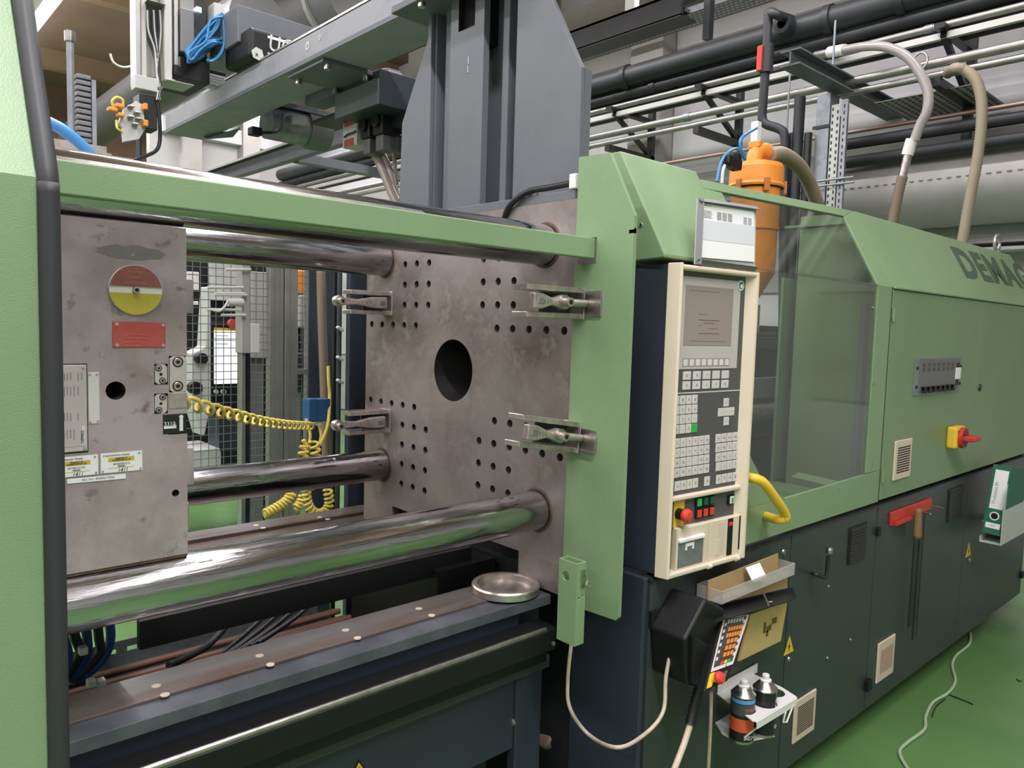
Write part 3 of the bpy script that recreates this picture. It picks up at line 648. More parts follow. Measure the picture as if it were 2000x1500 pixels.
for (s0, s1, z) in ((.115, .205, 1.648), (.115, .205, 1.612), (.135, .18, 1.640)): pbox('screen_line', s0, s1, z, z+.0013, RE+.002, RE+.0026, INK, sc)
for (s0, s1, z) in ((.112, .15, 1.663), (.155, .2, 1.625), (.112, .135, 1.633), (.08, .24, 1.59), (.07, .2, 1.725)): pbox('screen_line', s0, s1, z, z+.0025, RE+.002, RE+.0024, mat('lcd_text', (124,113,108), .4) if 'lcd_text' not in bpy.data.materials else bpy.data.materials['lcd_text'], sc)
bd = MB().cyl(pp(.296, 1.7505, RE+.001), pp(.296, 1.7505, RE+.004), .0145, 32).build('badge', WHITE, cp)
MB().cyl(pp(.296, 1.7505, RE+.003), pp(.296, 1.7505, RE+.0046), .0105, 28).build('badge_green', ENVG, bd)
MB().cyl(pp(.297, 1.7485, RE+.004), pp(.297, 1.7485, RE+.0052), .0062, 20).build('badge_centre', WHITE, bd)
pbox('white_line', .018, .32, 1.4505, 1.4535, RE, RE+.0008, KEYG)
KEYS = {}
def key(s, z, w_, h_, m=KEYG, name='key', glyph=None):
    k = (w_, h_, m.name, name)
    if k not in KEYS:
        o = pbox(name, s-w_/2, s+w_/2, z-h_/2, z+h_/2, RE-.0005, RE+.002, m, None, .0012); KEYS[k] = (o, pp(s, z))
    else:
        o = inst(KEYS[k][0], name, cp, ORIGIN[KEYS[k][0]]+pp(s, z)-KEYS[k][1])
        md = o.modifiers.new('bevel', 'BEVEL'); md.width = .0012; md.segments = 2; md.limit_method = 'ANGLE'
    if glyph: text('key_symbol', glyph, .0075 if len(glyph) < 2 else .0058, INK, o, pp(s, z-.0033, RE+.0022), PU, (0,0,1), ext=.0001, align='CENTER')
    return o
for i in range(8):
    s = .0675+.0261*i
    pbox('soft_key_rim', s-.0112, s+.0112, 1.5232, 1.5442, RE+.001, RE+.0018, INK); key(s, 1.5337, .0205, .0195, KEYW, 'soft_key')
for r, z in enumerate((1.4985, 1.472)):
    for i in range(5): key(.0765+.0426*i, z, .0335, .0228, KEYG, 'menu_key', ['O', 'X', 'I', '.', '-', '0', 'A', 'i', '=', 'D'][r*5+i])
NPK = [['7', '8', '9', '#'], ['4', '5', '6', 'o'], ['1', '2', '3', '-'], ['0', '', 'C', None]]
for r in range(4):
    for i in range(4):
        s, z = .0372+.0259*i+.0015*r, 1.4333-.0262*r
        if i == 0: s += .013*.5
        if NPK[r][i] is None: key(s, z, .0235, .0245, GREENB, 'enter_key')
        else: key(s-(.0065 if i == 0 else 0), z, .0235, .0245, KEYG, 'key', NPK[r][i])
for s, z, g in ((.258, 1.4192, 'I'), (.234, 1.392, '-'), (.260, 1.392, '/'), (.286, 1.392, '-'), (.2625, 1.3652, 'I')): key(s, z, .0245, .024, KEYG, 'arrow_key', g)
FL = [['>', '>', 'T', 'T', 'F1', 'F2'], ['+', '+', '=', '=', 'F3', 'F4'], ['%', '%', ':', '', 'F5', 'F6'], ['H', 'H', 'V', 'V', 'F7', 'F8']]
for r in range(4):
    z = 1.318-.02715*r
    for i in range(6): key(.0485+.0016*r+.0257*i, z, .0236, .0252, KEYG, 'function_key', FL[r][i])
    for i in range(4): key(.2287+.0026*r+.0264*i, z, .0243, .025, KEYG, 'function_key', [['F9', 'F10', 'F13', 'F16'], ['F11', 'F12', 'J', 'J'], ['F3', 'F8', 'J', 'J'], ['', 'J', '/', 'F']][r][i])
for i in range(4):
    key(.058+.0257*i, 1.2005, .0238, .0265, KEYG, 'mode_key', ['o', 'H', 'S', 'D'][i]); key(.2405+.0262*i, 1.1998, .0236, .026, KEYG, 'mode_key', ['E', 'P', 'B', 'G'][i])
key(.187, 1.2002, .0247, .0266, KEYG, 'mode_key', '0')
# button strip
pbox('button_strip', .016, .33, 1.085, 1.163, -.03, RE, MEMB)
ye = pbox('emergency_plate', .048, .092, 1.088, 1.158, RE, RE+.0015, YELLOW)
em = MB().cyl(pp(.067, 1.124, RE+.001), pp(.067, 1.124, RE+.02), .0155, 24).build('emergency_stop', BLACK, cp)
MB().lathe([(.012, .018), (.0165, .022), (.019, .030), (.0175, .036), (.012, .040), (0, .0415)], pp(.067, 1.124, RE), PN, 28).build('mushroom_head', REDB, em)
def button(s, z, m, rim=GAP):
    b = pbox('push_button', s-.0135, s+.0135, z-.0145, z+.0145, RE, RE+.006, rim, None, .002); pbox('button_cap', s-.0088, s+.0088, z-.0105, z+.0105, RE+.005, RE+.0095, m, b, .0015)
for s, m in ((.150, GREENB), (.1785, GREENDK), (.207, GREENDK)): button(s, 1.1455, m)
for s in (.152, .180, .2085): button(s, 1.1135, REDB)
button(.300, 1.1345, WHITE); pbox('button_cap', .2955, .3045, 1.128, 1.141, RE+.009, RE+.0105, GREENB)
# flap, drawer, slot
fl = pbox('drawer_flap', .050, .1895, .967, 1.0875, -.026, -.004, CREAM, None, .003)
pbox('flap_window', .054, .162, .978, 1.055, -.006, -.003, GALV, fl); pbox('paper_tray', .053, .163, 1.048, 1.0595, -.01, .004, PAPER, fl, .003)
for s0, s1, z0, z1 in ((.083, .118, 1.034, 1.042), (.083, .089, 1.024, 1.036), (.112, .118, 1.024, 1.036)): pbox('flap_hook', s0, s1, z0, z1, -.004, 0, PAPER, fl)
f2 = pbox('slot_door', .192, .345, .967, 1.0875, -.026, -.005, CREAM, None, .003)
pbox('recess', .226, .262, .985, 1.078, -.0055, -.0045, BEIGE, f2, .001); pbox('recess_grip', .222, .240, .985, 1.03, -.0055, -.0035, CREAM, f2)
pbox('card_slot', .275, .300, .975, 1.083, -.0055, -.0042, BLACK, f2); pbox('slot_lamp', .279, .296, 1.062, 1.073, -.0045, -.002, REDB, f2, .001); pbox('side_groove', .330, .341, .985, 1.085, -.0055, -.0043, GAP, f2)
for s in (.187, .318): MB().cyl(pp(s-.008, .962, .002), pp(s+.008, .962, .002), .007, 14).build('flap_hinge', CREAM, cp)
# paper holder above the panel
ph = thing('paper_holder', 'grey metal paper holder standing on top of the control panel', 'holder', (1.85, 1.16, 1.79))
def hq(u, v, off=0): # plane tilted with the panel
    d = ray(u, v); P0 = pp(.05, 1.79, -.004); n = (PN+Vector((0,0,.10))).normalized(); t = ((P0+n*off-Vector((0,0,CAM_H))).dot(n))/d.dot(n); return Vector((0,0,CAM_H))+d*t
A, B_, C_, D_ = hq(1357, 516), hq(1474, 531), hq(1477, 404), hq(1363, 387)
MB().quad(A, B_, C_, D_, th=.003).build('back_plate', HOLDG, ph)
for nm, (a, b) in (('lower_lip', (A, B_)), ('upper_lip', (D_, C_)), ('left_lip', (A, D_))):
    d = (b-a).normalized(); n_ = (B_-A).cross(D_-A).normalized(); ins = {'lower_lip': (D_-A), 'upper_lip': (A-D_), 'left_lip': (B_-A)}[nm].normalized()
    MB().quad(a, b, b+ins*.012+n_*.012, a+ins*.012+n_*.012, th=.002).build(nm, DUCTD, ph)
n_ = (B_-A).cross(D_-A).normalized()
a, b, c_, d_ = (hq(*k)+n_*.004 for k in ((1366, 503), (1471, 512), (1471, 414), (1368, 397)))
sh = MB().quad(a, b, c_, d_, th=.001).build('paper_sheet', PAPER); tag(sh, 'white printed sheet of paper in the grey holder above the control panel', 'paper')
def SP(s, t): return (a*(1-s)+b*s)*(1-t)+(d_*(1-s)+c_*s)*t+n_*.0006
pr = MB(); random.seed(5)
for t_ in (.96, .86, .83, .80, .77, .74):
    pr.quad(SP(.02, t_), SP(.14+random.random()*.06, t_), SP(.16, t_+.012), SP(.02, t_+.012), th=.0003)
for k in range(3):
    for r_ in range(6): pr.quad(SP(.28+k*.1, .73+r_*.026), SP(.36+k*.1, .73+r_*.026), SP(.36+k*.1, .745+r_*.026), SP(.28+k*.1, .745+r_*.026), th=.0003)
for k in range(2):
    for r_ in range(5): pr.quad(SP(.78+k*.09, .72+r_*.03), SP(.85+k*.09, .72+r_*.03), SP(.85+k*.09, .735+r_*.03), SP(.78+k*.09, .735+r_*.03), th=.0003)
pr.build('printed_table', INKL, sh)
MB().quad(SP(.01, .33), SP(.99, .33), SP(.99, .7), SP(.01, .7), th=.0002).build('grey_field', mat('paper_grey', (214,215,220), .8), sh)

# ------------------------------------------------------------------ electrical cabinet (green, upper right)
EX0, EX1 = 3.097, 5.215
ec = thing('electrical_cabinet', 'long green electrical cabinet with a sloping top at the right', 'cabinet', (4.1, 1.5, .962))
MB().prism([(1.215, .965), (1.215, KZ), (1.385, TZ-.004), (1.6, TZ-.004), (1.6, .965)], 'x', EX0, EX1).build('body', GREEN_SHADED, ec)
slab('sloping_cover', [S(EX0+.0, .004, .0), S(EX1, .004, .0), S(EX1, .354), S(EX0, .354)], GREEN, ec, .012)
MB().box(EX0+.0, EX1, 1.192, 1.212, KZ-.006, KZ+.003).build('drip_edge', GREEN, ec, .003)
slab('door', [(EX0, KY, .966), (4.165, KY, .966), (4.165, KY, KZ-.008), (EX0, KY, KZ-.008)], GREEN_SHADED, ec)
slab('door', [(4.170, KY, .966), (EX1, KY, .966), (EX1, KY, KZ-.008), (4.170, KY, KZ-.008)], GREEN_SHADED, ec)
def hinge(par, u, v, h=.04):
    q = at(u, v, y=KY); MB().cyl((q.x, KY-.004, q.z-h/2), (q.x, KY-.004, q.z+h/2), .006, 12).build('hinge', GREEN_SHADED, par); MB().box(q.x-.004, q.x+.012, KY-.003, KY+.002, q.z-h/2, q.z-h/2+.012).build('hinge_leaf', GAP, par)
hinge(ec, 1743, 615, .05); hinge(ec, 1722, 930, .05)
q = at(1913, 757, y=KY); MB().lathe([(0, .004), (.006, .004), (.008, 0), (.016, 0), (.018, .006)], (q.x, KY-.006, q.z), (0,1,0), 20).build('door_lock', BLACKM, ec)
# lettering on the slope
o_ = S(4.10, .128, .001)
text('lettering', 'DEMAG', .165, mat('lettering_dark_green', (74,92,76), .5), ec, o_, (1,0,0), sl, ext=.0008, sx=1.42, bold=.0095)
# lifting eyes
for xx, uu, vv in ((5.05, 1961, 486),):
    q = Vector((5.05, 1.40, TZ+.055)); pts = [(q.x, q.y+.0+.045*math.cos(a*math.pi/12), q.z+.045*math.sin(a*math.pi/12)) for a in range(24)]
    ey = MB().tube([(q.x+.045*math.cos(a*math.pi/12), q.y, q.z+.045*math.sin(a*math.pi/12)) for a in range(24)], .0095, 10, True).build('lifting_eye', SILVER, ec)
    MB().cyl((q.x, q.y, TZ-.005), (q.x, q.y, TZ+.015), .022, 16).build('eye_base', SILVER, ec)
# socket panel
X0_, X1_, Z0_, Z1_ = 3.36, 3.915, 1.375, 1.53
sp = MB().box(X0_, X1_, KY-.006, KY, Z0_, Z1_).build('socket_panel', GALV, ec, .001)
MB().box(X0_+.045, X1_-.02, KY-.008, KY-.006, Z0_+.008, Z1_-.004).build('panel_face', DUCTD, sp)
for k in range(7):
    xx = X0_+.09+k*.058
    for zz in (1.502, 1.482): MB().box(xx-.017, xx+.017, KY-.009, KY-.0075, zz-.0075, zz+.0075).build('vent_slot', MEMB, sp)
    MB().prism([(xx-.02, Z0_+.012), (xx+.012, Z0_+.006), (xx+.02, Z0_+.02), (xx+.008, Z0_+.024), (xx+.02, Z0_+.034), (xx-.02, Z0_+.034), (xx-.008, Z0_+.022)], 'y', KY-.02, KY-.0075).build('plug_clip', BLACK, sp)
MB().box(X1_-.075, X1_-.01, KY-.0105, KY-.008, 1.432, 1.485).build('paper_tag', PAPER, sp)
for xx in (X0_+.02, X1_-.004):
    for zz in (1.41, 1.49): MB().cyl((xx, KY-.01, zz), (xx, KY-.005, zz), .007, 10).build('panel_screw', BLACK, sp)
for zz in (1.495, 1.415): MB().box(X1_-.065, X1_-.03, KY-.0095, KY-.0075, zz-.012, zz+.012).build('breaker', BLACK, sp)
# main switch
ms = MB().box(3.80, 3.925, KY-.045, KY, 1.113, 1.215).build('main_switch', YELLOW, ec, .012, 3)
q = Vector((3.862, KY-.045, 1.164)); MB().cyl(q, q+Vector((0, -.018, 0)), .048, 28).build('switch_ring', RED, ms)
MB().cyl(q+Vector((0,-.0175,0)), q+Vector((0, -.0195, 0)), .04, 28).build('switch_recess', mat('dark_red', (96,44,34), .5), ms)
MB().box(q.x-.045, q.x+.045, q.y-.07, q.y-.018, q.z-.0115, q.z+.0115).build('switch_knob', RED, ms, .006, 3)
MB().box(3.815, 3.83, KY-.0465, KY-.044, 1.185, 1.198).build('switch_hole', SLOT, ms)
def louvre(par, x0, x1, z0, z1, n, name='louvre', m=BEIGE, ms_=SLOT, round_=.004, inset=.16, y=KY):
    o = MB().box(x0, x1, y-.008, y, z0, z1).build(name, m, par, round_, 2); w_, h_ = x1-x0, z1-z0
    for k in range(n):
        z = z0+h_*(inset+(1-2*inset)*(k+.5)/n)
        b = MB().box(x0+w_*.14, x1-w_*.12, y-.0088, y-.0078, z-h_*(1-2*inset)/n*.27, z+h_*(1-2*inset)/n*.27).build('slot', ms_, o)
    return o
louvre(ec, 3.203, 3.38, 1.032, 1.196, 11)

# ------------------------------------------------------------------ base cabinets (dark)
BZ0, BZ1 = .102, .953
bc = thing('base_cabinet', 'dark grey machine base cabinet row under the green covers', 'cabinet', (3.4, 1.6, BZ0))
MB().box(1.618, 5.28, 1.216, 2.35, BZ0, .928).build('carcass', DARKBASE, bc)
MB().box(1.60, 1.618, 1.206, 1.46, BZ0, .957).build('side_panel', NAVY, bc, .004)
MB().box(1.603, 1.617, 1.46, 1.9, .05, .86).build('inner_side', BLACKM, bc)
for (xa, xb_) in ((1.622, 2.384), (2.390, 3.082), (3.088, 4.160), (4.166, 5.28)):
    slab('door', [(xa, KY, BZ0), (xb_, KY, BZ0), (xb_, KY, BZ1-.004), (xa, KY, BZ1-.004)], DARKBASE, bc, .016)
MB().prism([(1.196, BZ1-.010), (1.196, BZ1-.004), (1.23, BZ1+.004), (1.23, BZ1-.010)], 'x', 1.62, 5.28).build('top_lip', BLACKM, bc)
MB().box(1.621, 1.665, 1.190, 1.205, .815, .865).build('door_hinge', BLACK, bc, .002)
MB().box(3.075, 3.10, 1.185, 1.2, .825, .86).build('door_hinge', BLACK, bc, .003)
q = at(1691, 1335, y=KY); MB().box(q.x-.02, q.x+.02, 1.18, 1.2, q.z-.025, q.z+.02).build('door_hinge', BLACK, bc, .003)
q = at(1993, 1122, y=KY); MB().box(5.24, 5.285, 1.185, 1.2, q.z-.02, q.z+.02).build('door_hinge', BLACK, bc, .003)
# black louvred vents
for (x0, x1, z0, z1) in ((2.828, 2.985, .752, .898), (3.885, 4.09, .752, .912)):
    o = MB().box(x0, x1, KY-.004, KY+.001, z0, z1).build('black_vent', BLACK, bc, .003)
    for k in range(11):
        z = z0+.012+k*(z1-z0-.024)/10; MB().prism([(KY-.004, z-.004), (KY-.010, z-.005), (KY-.004, z+.004)], 'x', x0+.012, x1-.012).build('blade', BLACKM, o)
louvre(bc, 2.468, 2.63, .183, .338, 14, round_=.012)
louvre(bc, 3.172, 3.345, .186, .357, 16, inset=.2, ms_=mat('slot_tan', (164,136,120), .7))
# handle recess strip under the red rail, round lock, studs, warning stickers
MB().box(3.50, 3.60, KY-.002, KY, .345, .87).build('handle_recess', BLACKM, bc, .002)
MB().box(3.606, 3.611, KY-.0006, KY, .27, .86).build('door_seam', GAP, bc)
for (u, v, r_) in ((1530, 1078, .012), (1540, 1287, .010), (1617, 1145, .005), (1615, 1285, .006), (1660, 1249, .006), (1893, 1093, .012)):
    q = at(u, v, y=KY); MB().lathe([(0, 0), (r_*.8, 0), (r_, .004)], (q.x, KY-.005, q.z), (0,1,0), 16).build('stud', STEEL if r_ > .008 else GALV, bc)
def hazard(par, u, v, s, y=KY):
    q = at(u, v, y=y); t = MB().prism([(q.x-s*.55, q.z-s*.5), (q.x+s*.55, q.z-s*.5), (q.x, q.z+s*.5)], 'y', y-.0012, y).build('warning_triangle', YELLOW, par)
    MB().prism([(q.x-s*.05, q.z-s*.38), (q.x+s*.12, q.z-s*.05), (q.x+.0, q.z-s*.08), (q.x+s*.04, q.z+s*.2), (q.x-s*.12, q.z-s*.14), (q.x-s*.02, q.z-s*.12)], 'y', y-.002, y-.0012).build('flash_symbol', BLACK, t)
hazard(bc, 1541, 1259, .062); hazard(bc, 1892, 1073, .07)
# bent key-shaped door handle
hn = MB().tube(smooth_path([at(1588, 1120, y=1.2), at(1592, 1122, y=1.165), at(1611, 1128, y=1.15), at(1614, 1122, y=1.15), at(1618, 1085, y=1.15)], 5), .0065, 10).build('hex_key_handle', BLACKM, bc)
q = at(1619.5, 1080, y=1.15); MB().lathe([(0, .022), (.009, .02), (.012, .012), (.012, 0), (0, 0)], q, (0,0,1), 16).build('handle_knob', STEEL, hn)
# adjustable feet
for i, (xx, yy) in enumerate(((1.9, 1.4), (2.75, 1.4), (3.6, 1.4), (4.5, 1.4), (5.1, 1.4))):
    MB().cyl((xx, yy, 0.0), (xx, yy, .025), .06, 20).cyl((xx, yy, .02), (xx, yy, BZ0), .02, 12).build('machine_foot', BLACKM, bc)

# red magnetic tool rail with a file and two pins
tr = thing('tool_rail', 'red magnetic tool rail stuck on the dark base cabinet', 'tool rail', (3.45, 1.19, .85))
P = [at(*k, y=1.19) for k in ((1741, 1028), (1822, 993), (1820, 973), (1741, 1002))]
MB().add(P+[p+Vector((0, .01, 0)) for p in P], [(0,1,2,3),(7,6,5,4),(0,4,5,1),(1,5,6,2),(2,6,7,3),(3,7,4,0)]).build('strip', RED, tr, .003)
P = [at(*k, y=1.188) for k in ((1746, 1026), (1778, 1012), (1776, 1008), (1746, 1020))]
MB().add(P+[p+Vector((0, -.012, 0)) for p in P], [(0,1,2,3),(7,6,5,4),(0,4,5,1),(1,5,6,2),(2,6,7,3),(3,7,4,0)]).build('lower_lip', RED, tr)
for (u0, v0, u1, v1) in ((1800, 1000, 1817, 1004), (1818, 987, 1842, 993)):
    MB().tube([at(u0, v0, y=1.19), at(u1, v1, y=1.13)], .0035, 8).build('pin', COPPER, tr)
fi = thing('hand_file', 'wooden-handled file hanging from the red tool rail', 'tool', (3.52, 1.165, .4))
q0, q1 = at(1794, 992, y=1.165), at(1791, 1052, y=1.165)
ax = (q1-q0); MB().lathe([(0, 0), (.010, .004), (.0145, .015), (.016, ax.length*.5), (.0185, ax.length*.9), (.014, ax.length*.98), (0, ax.length)], q0, ax, 18).build('wood_handle', mat('wood', (134,106,72), .6, col2=(112,84,58), scale=20, stretch=(1,1,.2)), fi)
q2 = at(1789, 1240, y=1.175); MB().obox((q1+q2)/2, ((.018), .005, (q2-q1).length), Matrix.Identity(3)).build('blade', BLACKM, fi)

# ring binder in a grey hanging holder
bh = thing('binder_holder', 'light grey metal holder hanging on the right end of the base cabinet', 'holder', (4.62, 1.1, .68))
PX0 = 4.20
def HB(u, v, y): return at(u, v, y=y)
a_, b2_, c2_, d2_ = at(1981, 1065, y=1.04), at(2060, 1015, y=1.04), at(2060, 915, y=1.04), at(1968, 945, y=1.04)
e_ = at(1965, 960, y=1.04)
hx0 = at(1955, 1060, y=1.04).x
def hbox(n, x0, x1, y0, y1, z0, z1, m=HOLDG): return MB().box(x0, x1, y0, y1, z0, z1).build(n, m, bh, .002)
hx1 = hx0+.42; hz0 = at(1955, 1066, y=1.04).z; hz1 = at(1966, 948, y=1.04).z
MB().prism([(hx0, hz0), (hx1, hz0), (hx1, hz1+.01), (hx0+.04, hz1), (hx0, hz1-.05)], 'y', 1.04, 1.043).build('front_plate', HOLDG, bh)
hbox('floor_plate', hx0, hx1, 1.043, 1.13, hz0, hz0+.003); hbox('back_plate', hx0, hx1, 1.13, 1.133, hz0, hz0+.03); hbox('wall_plate', hx0+.25, hx1, 1.133, 1.197, hz0+.05, hz0+.054); 
MB().cyl((hx0+.09, 1.04, hz1-.03), (hx0+.09, 1.037, hz1-.03), .007, 10).build('holder_screw', DUCTD, bh)
rb = thing('ring_binder', 'green ring binder with a white spine label in the grey holder', 'binder', (hx0+.1, 1.1, hz0))
BM = Matrix.Translation((hx0+.01, 1.088, hz0+.045)) @ Matrix.Rotation(R(3), 4, 'X') @ Matrix.Rotation(R(8), 4, 'Y') @ Matrix.Scale(1.06, 4)
MB().box(0, .006, -.038, .038, 0.0, .32).xf(BM).build('spine', ENVG, rb)
MB().box(0, .285, -.039, -.036, 0.0, .318).xf(BM).build('cover', ENVG, rb); MB().box(0, .285, .036, .039, 0.0, .318).xf(BM).build('cover', ENVG, rb)
MB().box(.012, .25, -.03, .032, 0.004, .30).xf(BM).build('paper_block', PAPER, rb)
lb = MB().box(-.0012, 0, -.028, .026, .118, .298).xf(BM).build('spine_label', PAPER, rb)
M3 = BM.to_3x3()
text('lettering', 'Produktion 84', .016, INKL, lb, BM @ Vector((-.0016, .005, .14)), M3 @ Vector((0,0,1)), M3 @ Vector((0,1,0)), sx=.8)
MB().box(-.0012, 0, -.03, .028, .028, .052).xf(BM).build('small_label', PAPER, rb)
text('lettering', '1 KC', .010, INK, rb, BM @ Vector((-.0016, .016, .036)), M3 @ Vector((0,-1,0)), M3 @ Vector((0,0,1)))
o_ = BM @ Vector((-.001, -.002, .085)); dd = M3 @ Vector((-1,0,0))
MB().pipe(o_, o_+dd*.004, .021, .0155, 24).build('finger_ring', WHITE, rb); MB().cyl(o_, o_+dd*.002, .0155, 20).build('finger_hole', GAP, rb)

# ------------------------------------------------------------------ things hanging on the first base door
# clear tray with a small card
ty = thing('acrylic_tray', 'clear acrylic tray fixed below the control panel', 'tray', (2.03, 1.13, .85))
def TB(u, v, y): return at(u, v, y=y)
tz0, tz1 = at(1430, 1172, y=1.115).z, at(1430, 1147, y=1.115).z; tx0, tx1 = at(1409, 1160, y=1.115).x, at(1551, 1120, y=1.115).x
for nm, bx in (('tray_front', (tx0, tx1, 1.113, 1.116, tz0, tz1)), ('tray_floor', (tx0, tx1, 1.113, 1.196, tz0, tz0+.003)), ('tray_end', (tx0, tx0+.003, 1.113, 1.196, tz0, tz1)), ('tray_end', (tx1-.003, tx1, 1.113, 1.196, tz0, tz1)), ('tray_back', (tx0, tx1, 1.193, 1.196, tz0, tz1))):
    MB().box(*bx).build(nm, ACRYL, ty, .001)
cb = MB().obox(((tx0+tx1)/2-.02, 1.155, (tz0+tz1)/2+.012), (tx1-tx0-.03, .004, .062), Matrix.Rotation(R(-1), 3, 'Y')).build('card_strip', CARD); tag(cb, 'brown card strip standing in the clear acrylic tray', 'card')
q = at(1477, 1118, y=1.13); wc = MB().obox(q, (.078, .002, .046), Matrix.Rotation(R(-35), 3, 'X')).build('white_card', PAPER); tag(wc, 'small white card sticking out of the acrylic tray', 'card')
# envelope
P = [at(*k, y=1.135) for k in ((1443, 1292), (1525, 1252), (1538, 1175), (1466, 1200))]
en = MB().add(P+[p+Vector((0, .006, 0)) for p in P], [(0,1,2,3),(7,6,5,4),(0,4,5,1),(1,5,6,2),(2,6,7,3),(3,7,4,0)]).build('manila_envelope', MANILA)
tag(en, 'manila envelope with small brown squares hanging under the black flap', 'envelope')
for u, v in ((1494, 1221), (1493, 1231), (1499, 1229), (1504, 1225), (1498, 1237), (1510, 1213), (1515, 1211)):
    q = at(u, v, y=1.1345); MB().box(q.x-.006, q.x+.006, 1.1335, 1.1352, q.z-.009, q.z+.009).build('brown_square', mat('brown_print', (110,88,44), .7) if 'brown_print' not in bpy.data.materials else bpy.data.materials['brown_print'], en)
P2 = [at(*k, y=1.14) for k in ((1422, 1175), (1538, 1148), (1538, 1130), (1422, 1160))]
en2 = MB().add(P2+[p+Vector((0, .004, 0)) for p in P2], [(0,1,2,3),(7,6,5,4),(0,4,5,1),(1,5,6,2),(2,6,7,3),(3,7,4,0)]).build('folded_card', CARD)
tag(en2, 'folded brown cardboard edge between the acrylic tray and the black flap', 'card')
# black bent flap over the pendant
bf = thing('black_flap', 'black bent sheet metal flap above the robot pendant', 'shelf', (2.0, 1.12, .84))
P = [at(1396, 1214, y=1.06), at(1545, 1173, y=1.06), at(1556, 1168, y=1.06), at(1549, 1147, y=1.18), at(1405, 1182, y=1.18)]
MB().add(P+[p-Vector((0,0,.003)) for p in P], [(0,1,2,3,4),(9,8,7,6,5),(0,5,6,1),(1,6,7,2),(2,7,8,3),(3,8,9,4),(4,9,5,0)]).build('flap', BLACKM, bf)
MB().tube([at(1491, 1158, y=1.10), at(1501, 1182, y=1.055)], .003, 8).build('chrome_pin', STEEL, bf)
MB().tube([at(1501, 1176, y=1.06), at(1509, 1175, y=1.05)], .0018, 6).build('chrome_pin', STEEL, bf)
# robot pendant in its black holder
pd = thing('pendant_holder', 'black plastic holder box carrying the robot pendant', 'holder', (1.72, 1.12, .62))
P = [at(*k, y=1.06) for k in ((1326, 1335), (1388, 1312), (1413, 1203), (1369, 1182))]
def hull(name, P, back, m, par, bev=.006):
    Qb = [at(*k, y=back) for k in back_px] if False else [Vector((p.x, back, p.z)) for p in P]; k = len(P)
    return MB().add(P+Qb, [tuple(range(k)), tuple(range(k,2*k))[::-1]]+[(i, k+i, k+(i+1)%k, (i+1)%k) for i in range(k)]).build(name, m, par, bev)
PH = [at(*k, y=1.085) for k in ((1380, 1170), (1417, 1190), (1390, 1300), (1386, 1348), (1342, 1338), (1338, 1250))]
MB().prism([(p.x, p.z) for p in PH], 'y', 1.085, 1.198).build('shell', BLACK, pd, .008, 3)
MB().prism([(p.x, p.z) for p in (at(*k, y=1.08) for k in ((1350, 1240), (1380, 1258), (1384, 1345), (1348, 1335)))], 'y', 1.07, 1.086).build('front_lip', BLACK, pd, .004)
rp_ = thing('robot_pendant', 'handheld robot pendant with orange keys and a red stop button', 'remote control', (1.82, 1.06, .62))
TLp, TRp, BRp, BLp = at(1413, 1208, y=1.085), at(1463, 1200, y=1.085), at(1431, 1297, y=1.03), at(1388, 1313, y=1.03)
def PD(s, t, off=0.0):
    n = (TRp-TLp).cross(BLp-TLp).normalized(); n = n if n.y < 0 else -n
    return (TLp*(1-s)+TRp*s)*(1-t)+(BLp*(1-s)+BRp*s)*t+n*off
def pdq(name, s0, s1, t0, t1, o0, o1, m, par, bev=0.0):
    vs = [PD(s, t, o) for o in (o0, o1) for s, t in ((s0,t1),(s1,t1),(s1,t0),(s0,t0))]
    return MB().add(vs, [(0,1,2,3),(7,6,5,4),(0,4,5,1),(1,5,6,2),(2,6,7,3),(3,7,4,0)]).build(name, m, par, bev)
pdq('case', -.06, 1.06, -.06, 1.32, -.03, 0, BLACK, rp_, .004); pdq('face', 0, 1, 0, 1, -.001, .001, KEYW, rp_)
pdq('key_field', .06, .9, .02, .93, .0008, .0016, mat('pendant_dark', (70,66,66), .5), rp_)
pdq('orange_field', .30, .78, .18, .84, .0014, .002, mat('orange_dark', (84,48,22), .5), rp_)
for r in range(5):
    n = (6, 6, 3, 3, 3)[r]
    for i in range(n):
        s = .27+i*.105 if n == 6 else .36+i*.155; t = .20+r*.125
        pdq('orange_key', s, s+(.068 if n == 6 else .10), t, t+.082, .0018, .0035, ORKEY, rp_)
for r in range(6):
    pdq('side_key', .08, .15, .10+r*.13, .16+r*.13, .0016, .0028, KEYW, rp_); pdq('side_key', .82, .88, .10+r*.13, .17+r*.13, .0016, .0028, KEYW, rp_)
for i in range(6): pdq('symbol_key', .18+i*.11, .25+i*.11, .04, .12, .0016, .0026, KEYW, rp_)
for i, m in enumerate((REDB, YELLOW, GREENB)): pdq('lamp_key', .34+i*.16, .46+i*.16, .86, .92, .0016, .0026, m, rp_)
eb = MB().cyl(PD(.18, 1.12, .0), PD(.18, 1.12, .012), .012, 20).build('stop_button', YELLOW, rp_)
nrm = (PD(.18,1.12,1)-PD(.18,1.12,0)).normalized()
MB().lathe([(.008, .010), (.014, .014), (.016, .022), (.013, .029), (0, .032)], PD(.18, 1.14, 0), nrm, 24).build('stop_head', REDB, eb)
pdq('stop_plate', -.02, .22, 1.03, 1.28, .0, .0012, YELLOW, rp_)
pdq('key_switch', .62, .74, 1.08, 1.2, .0, .006, STEEL, rp_)
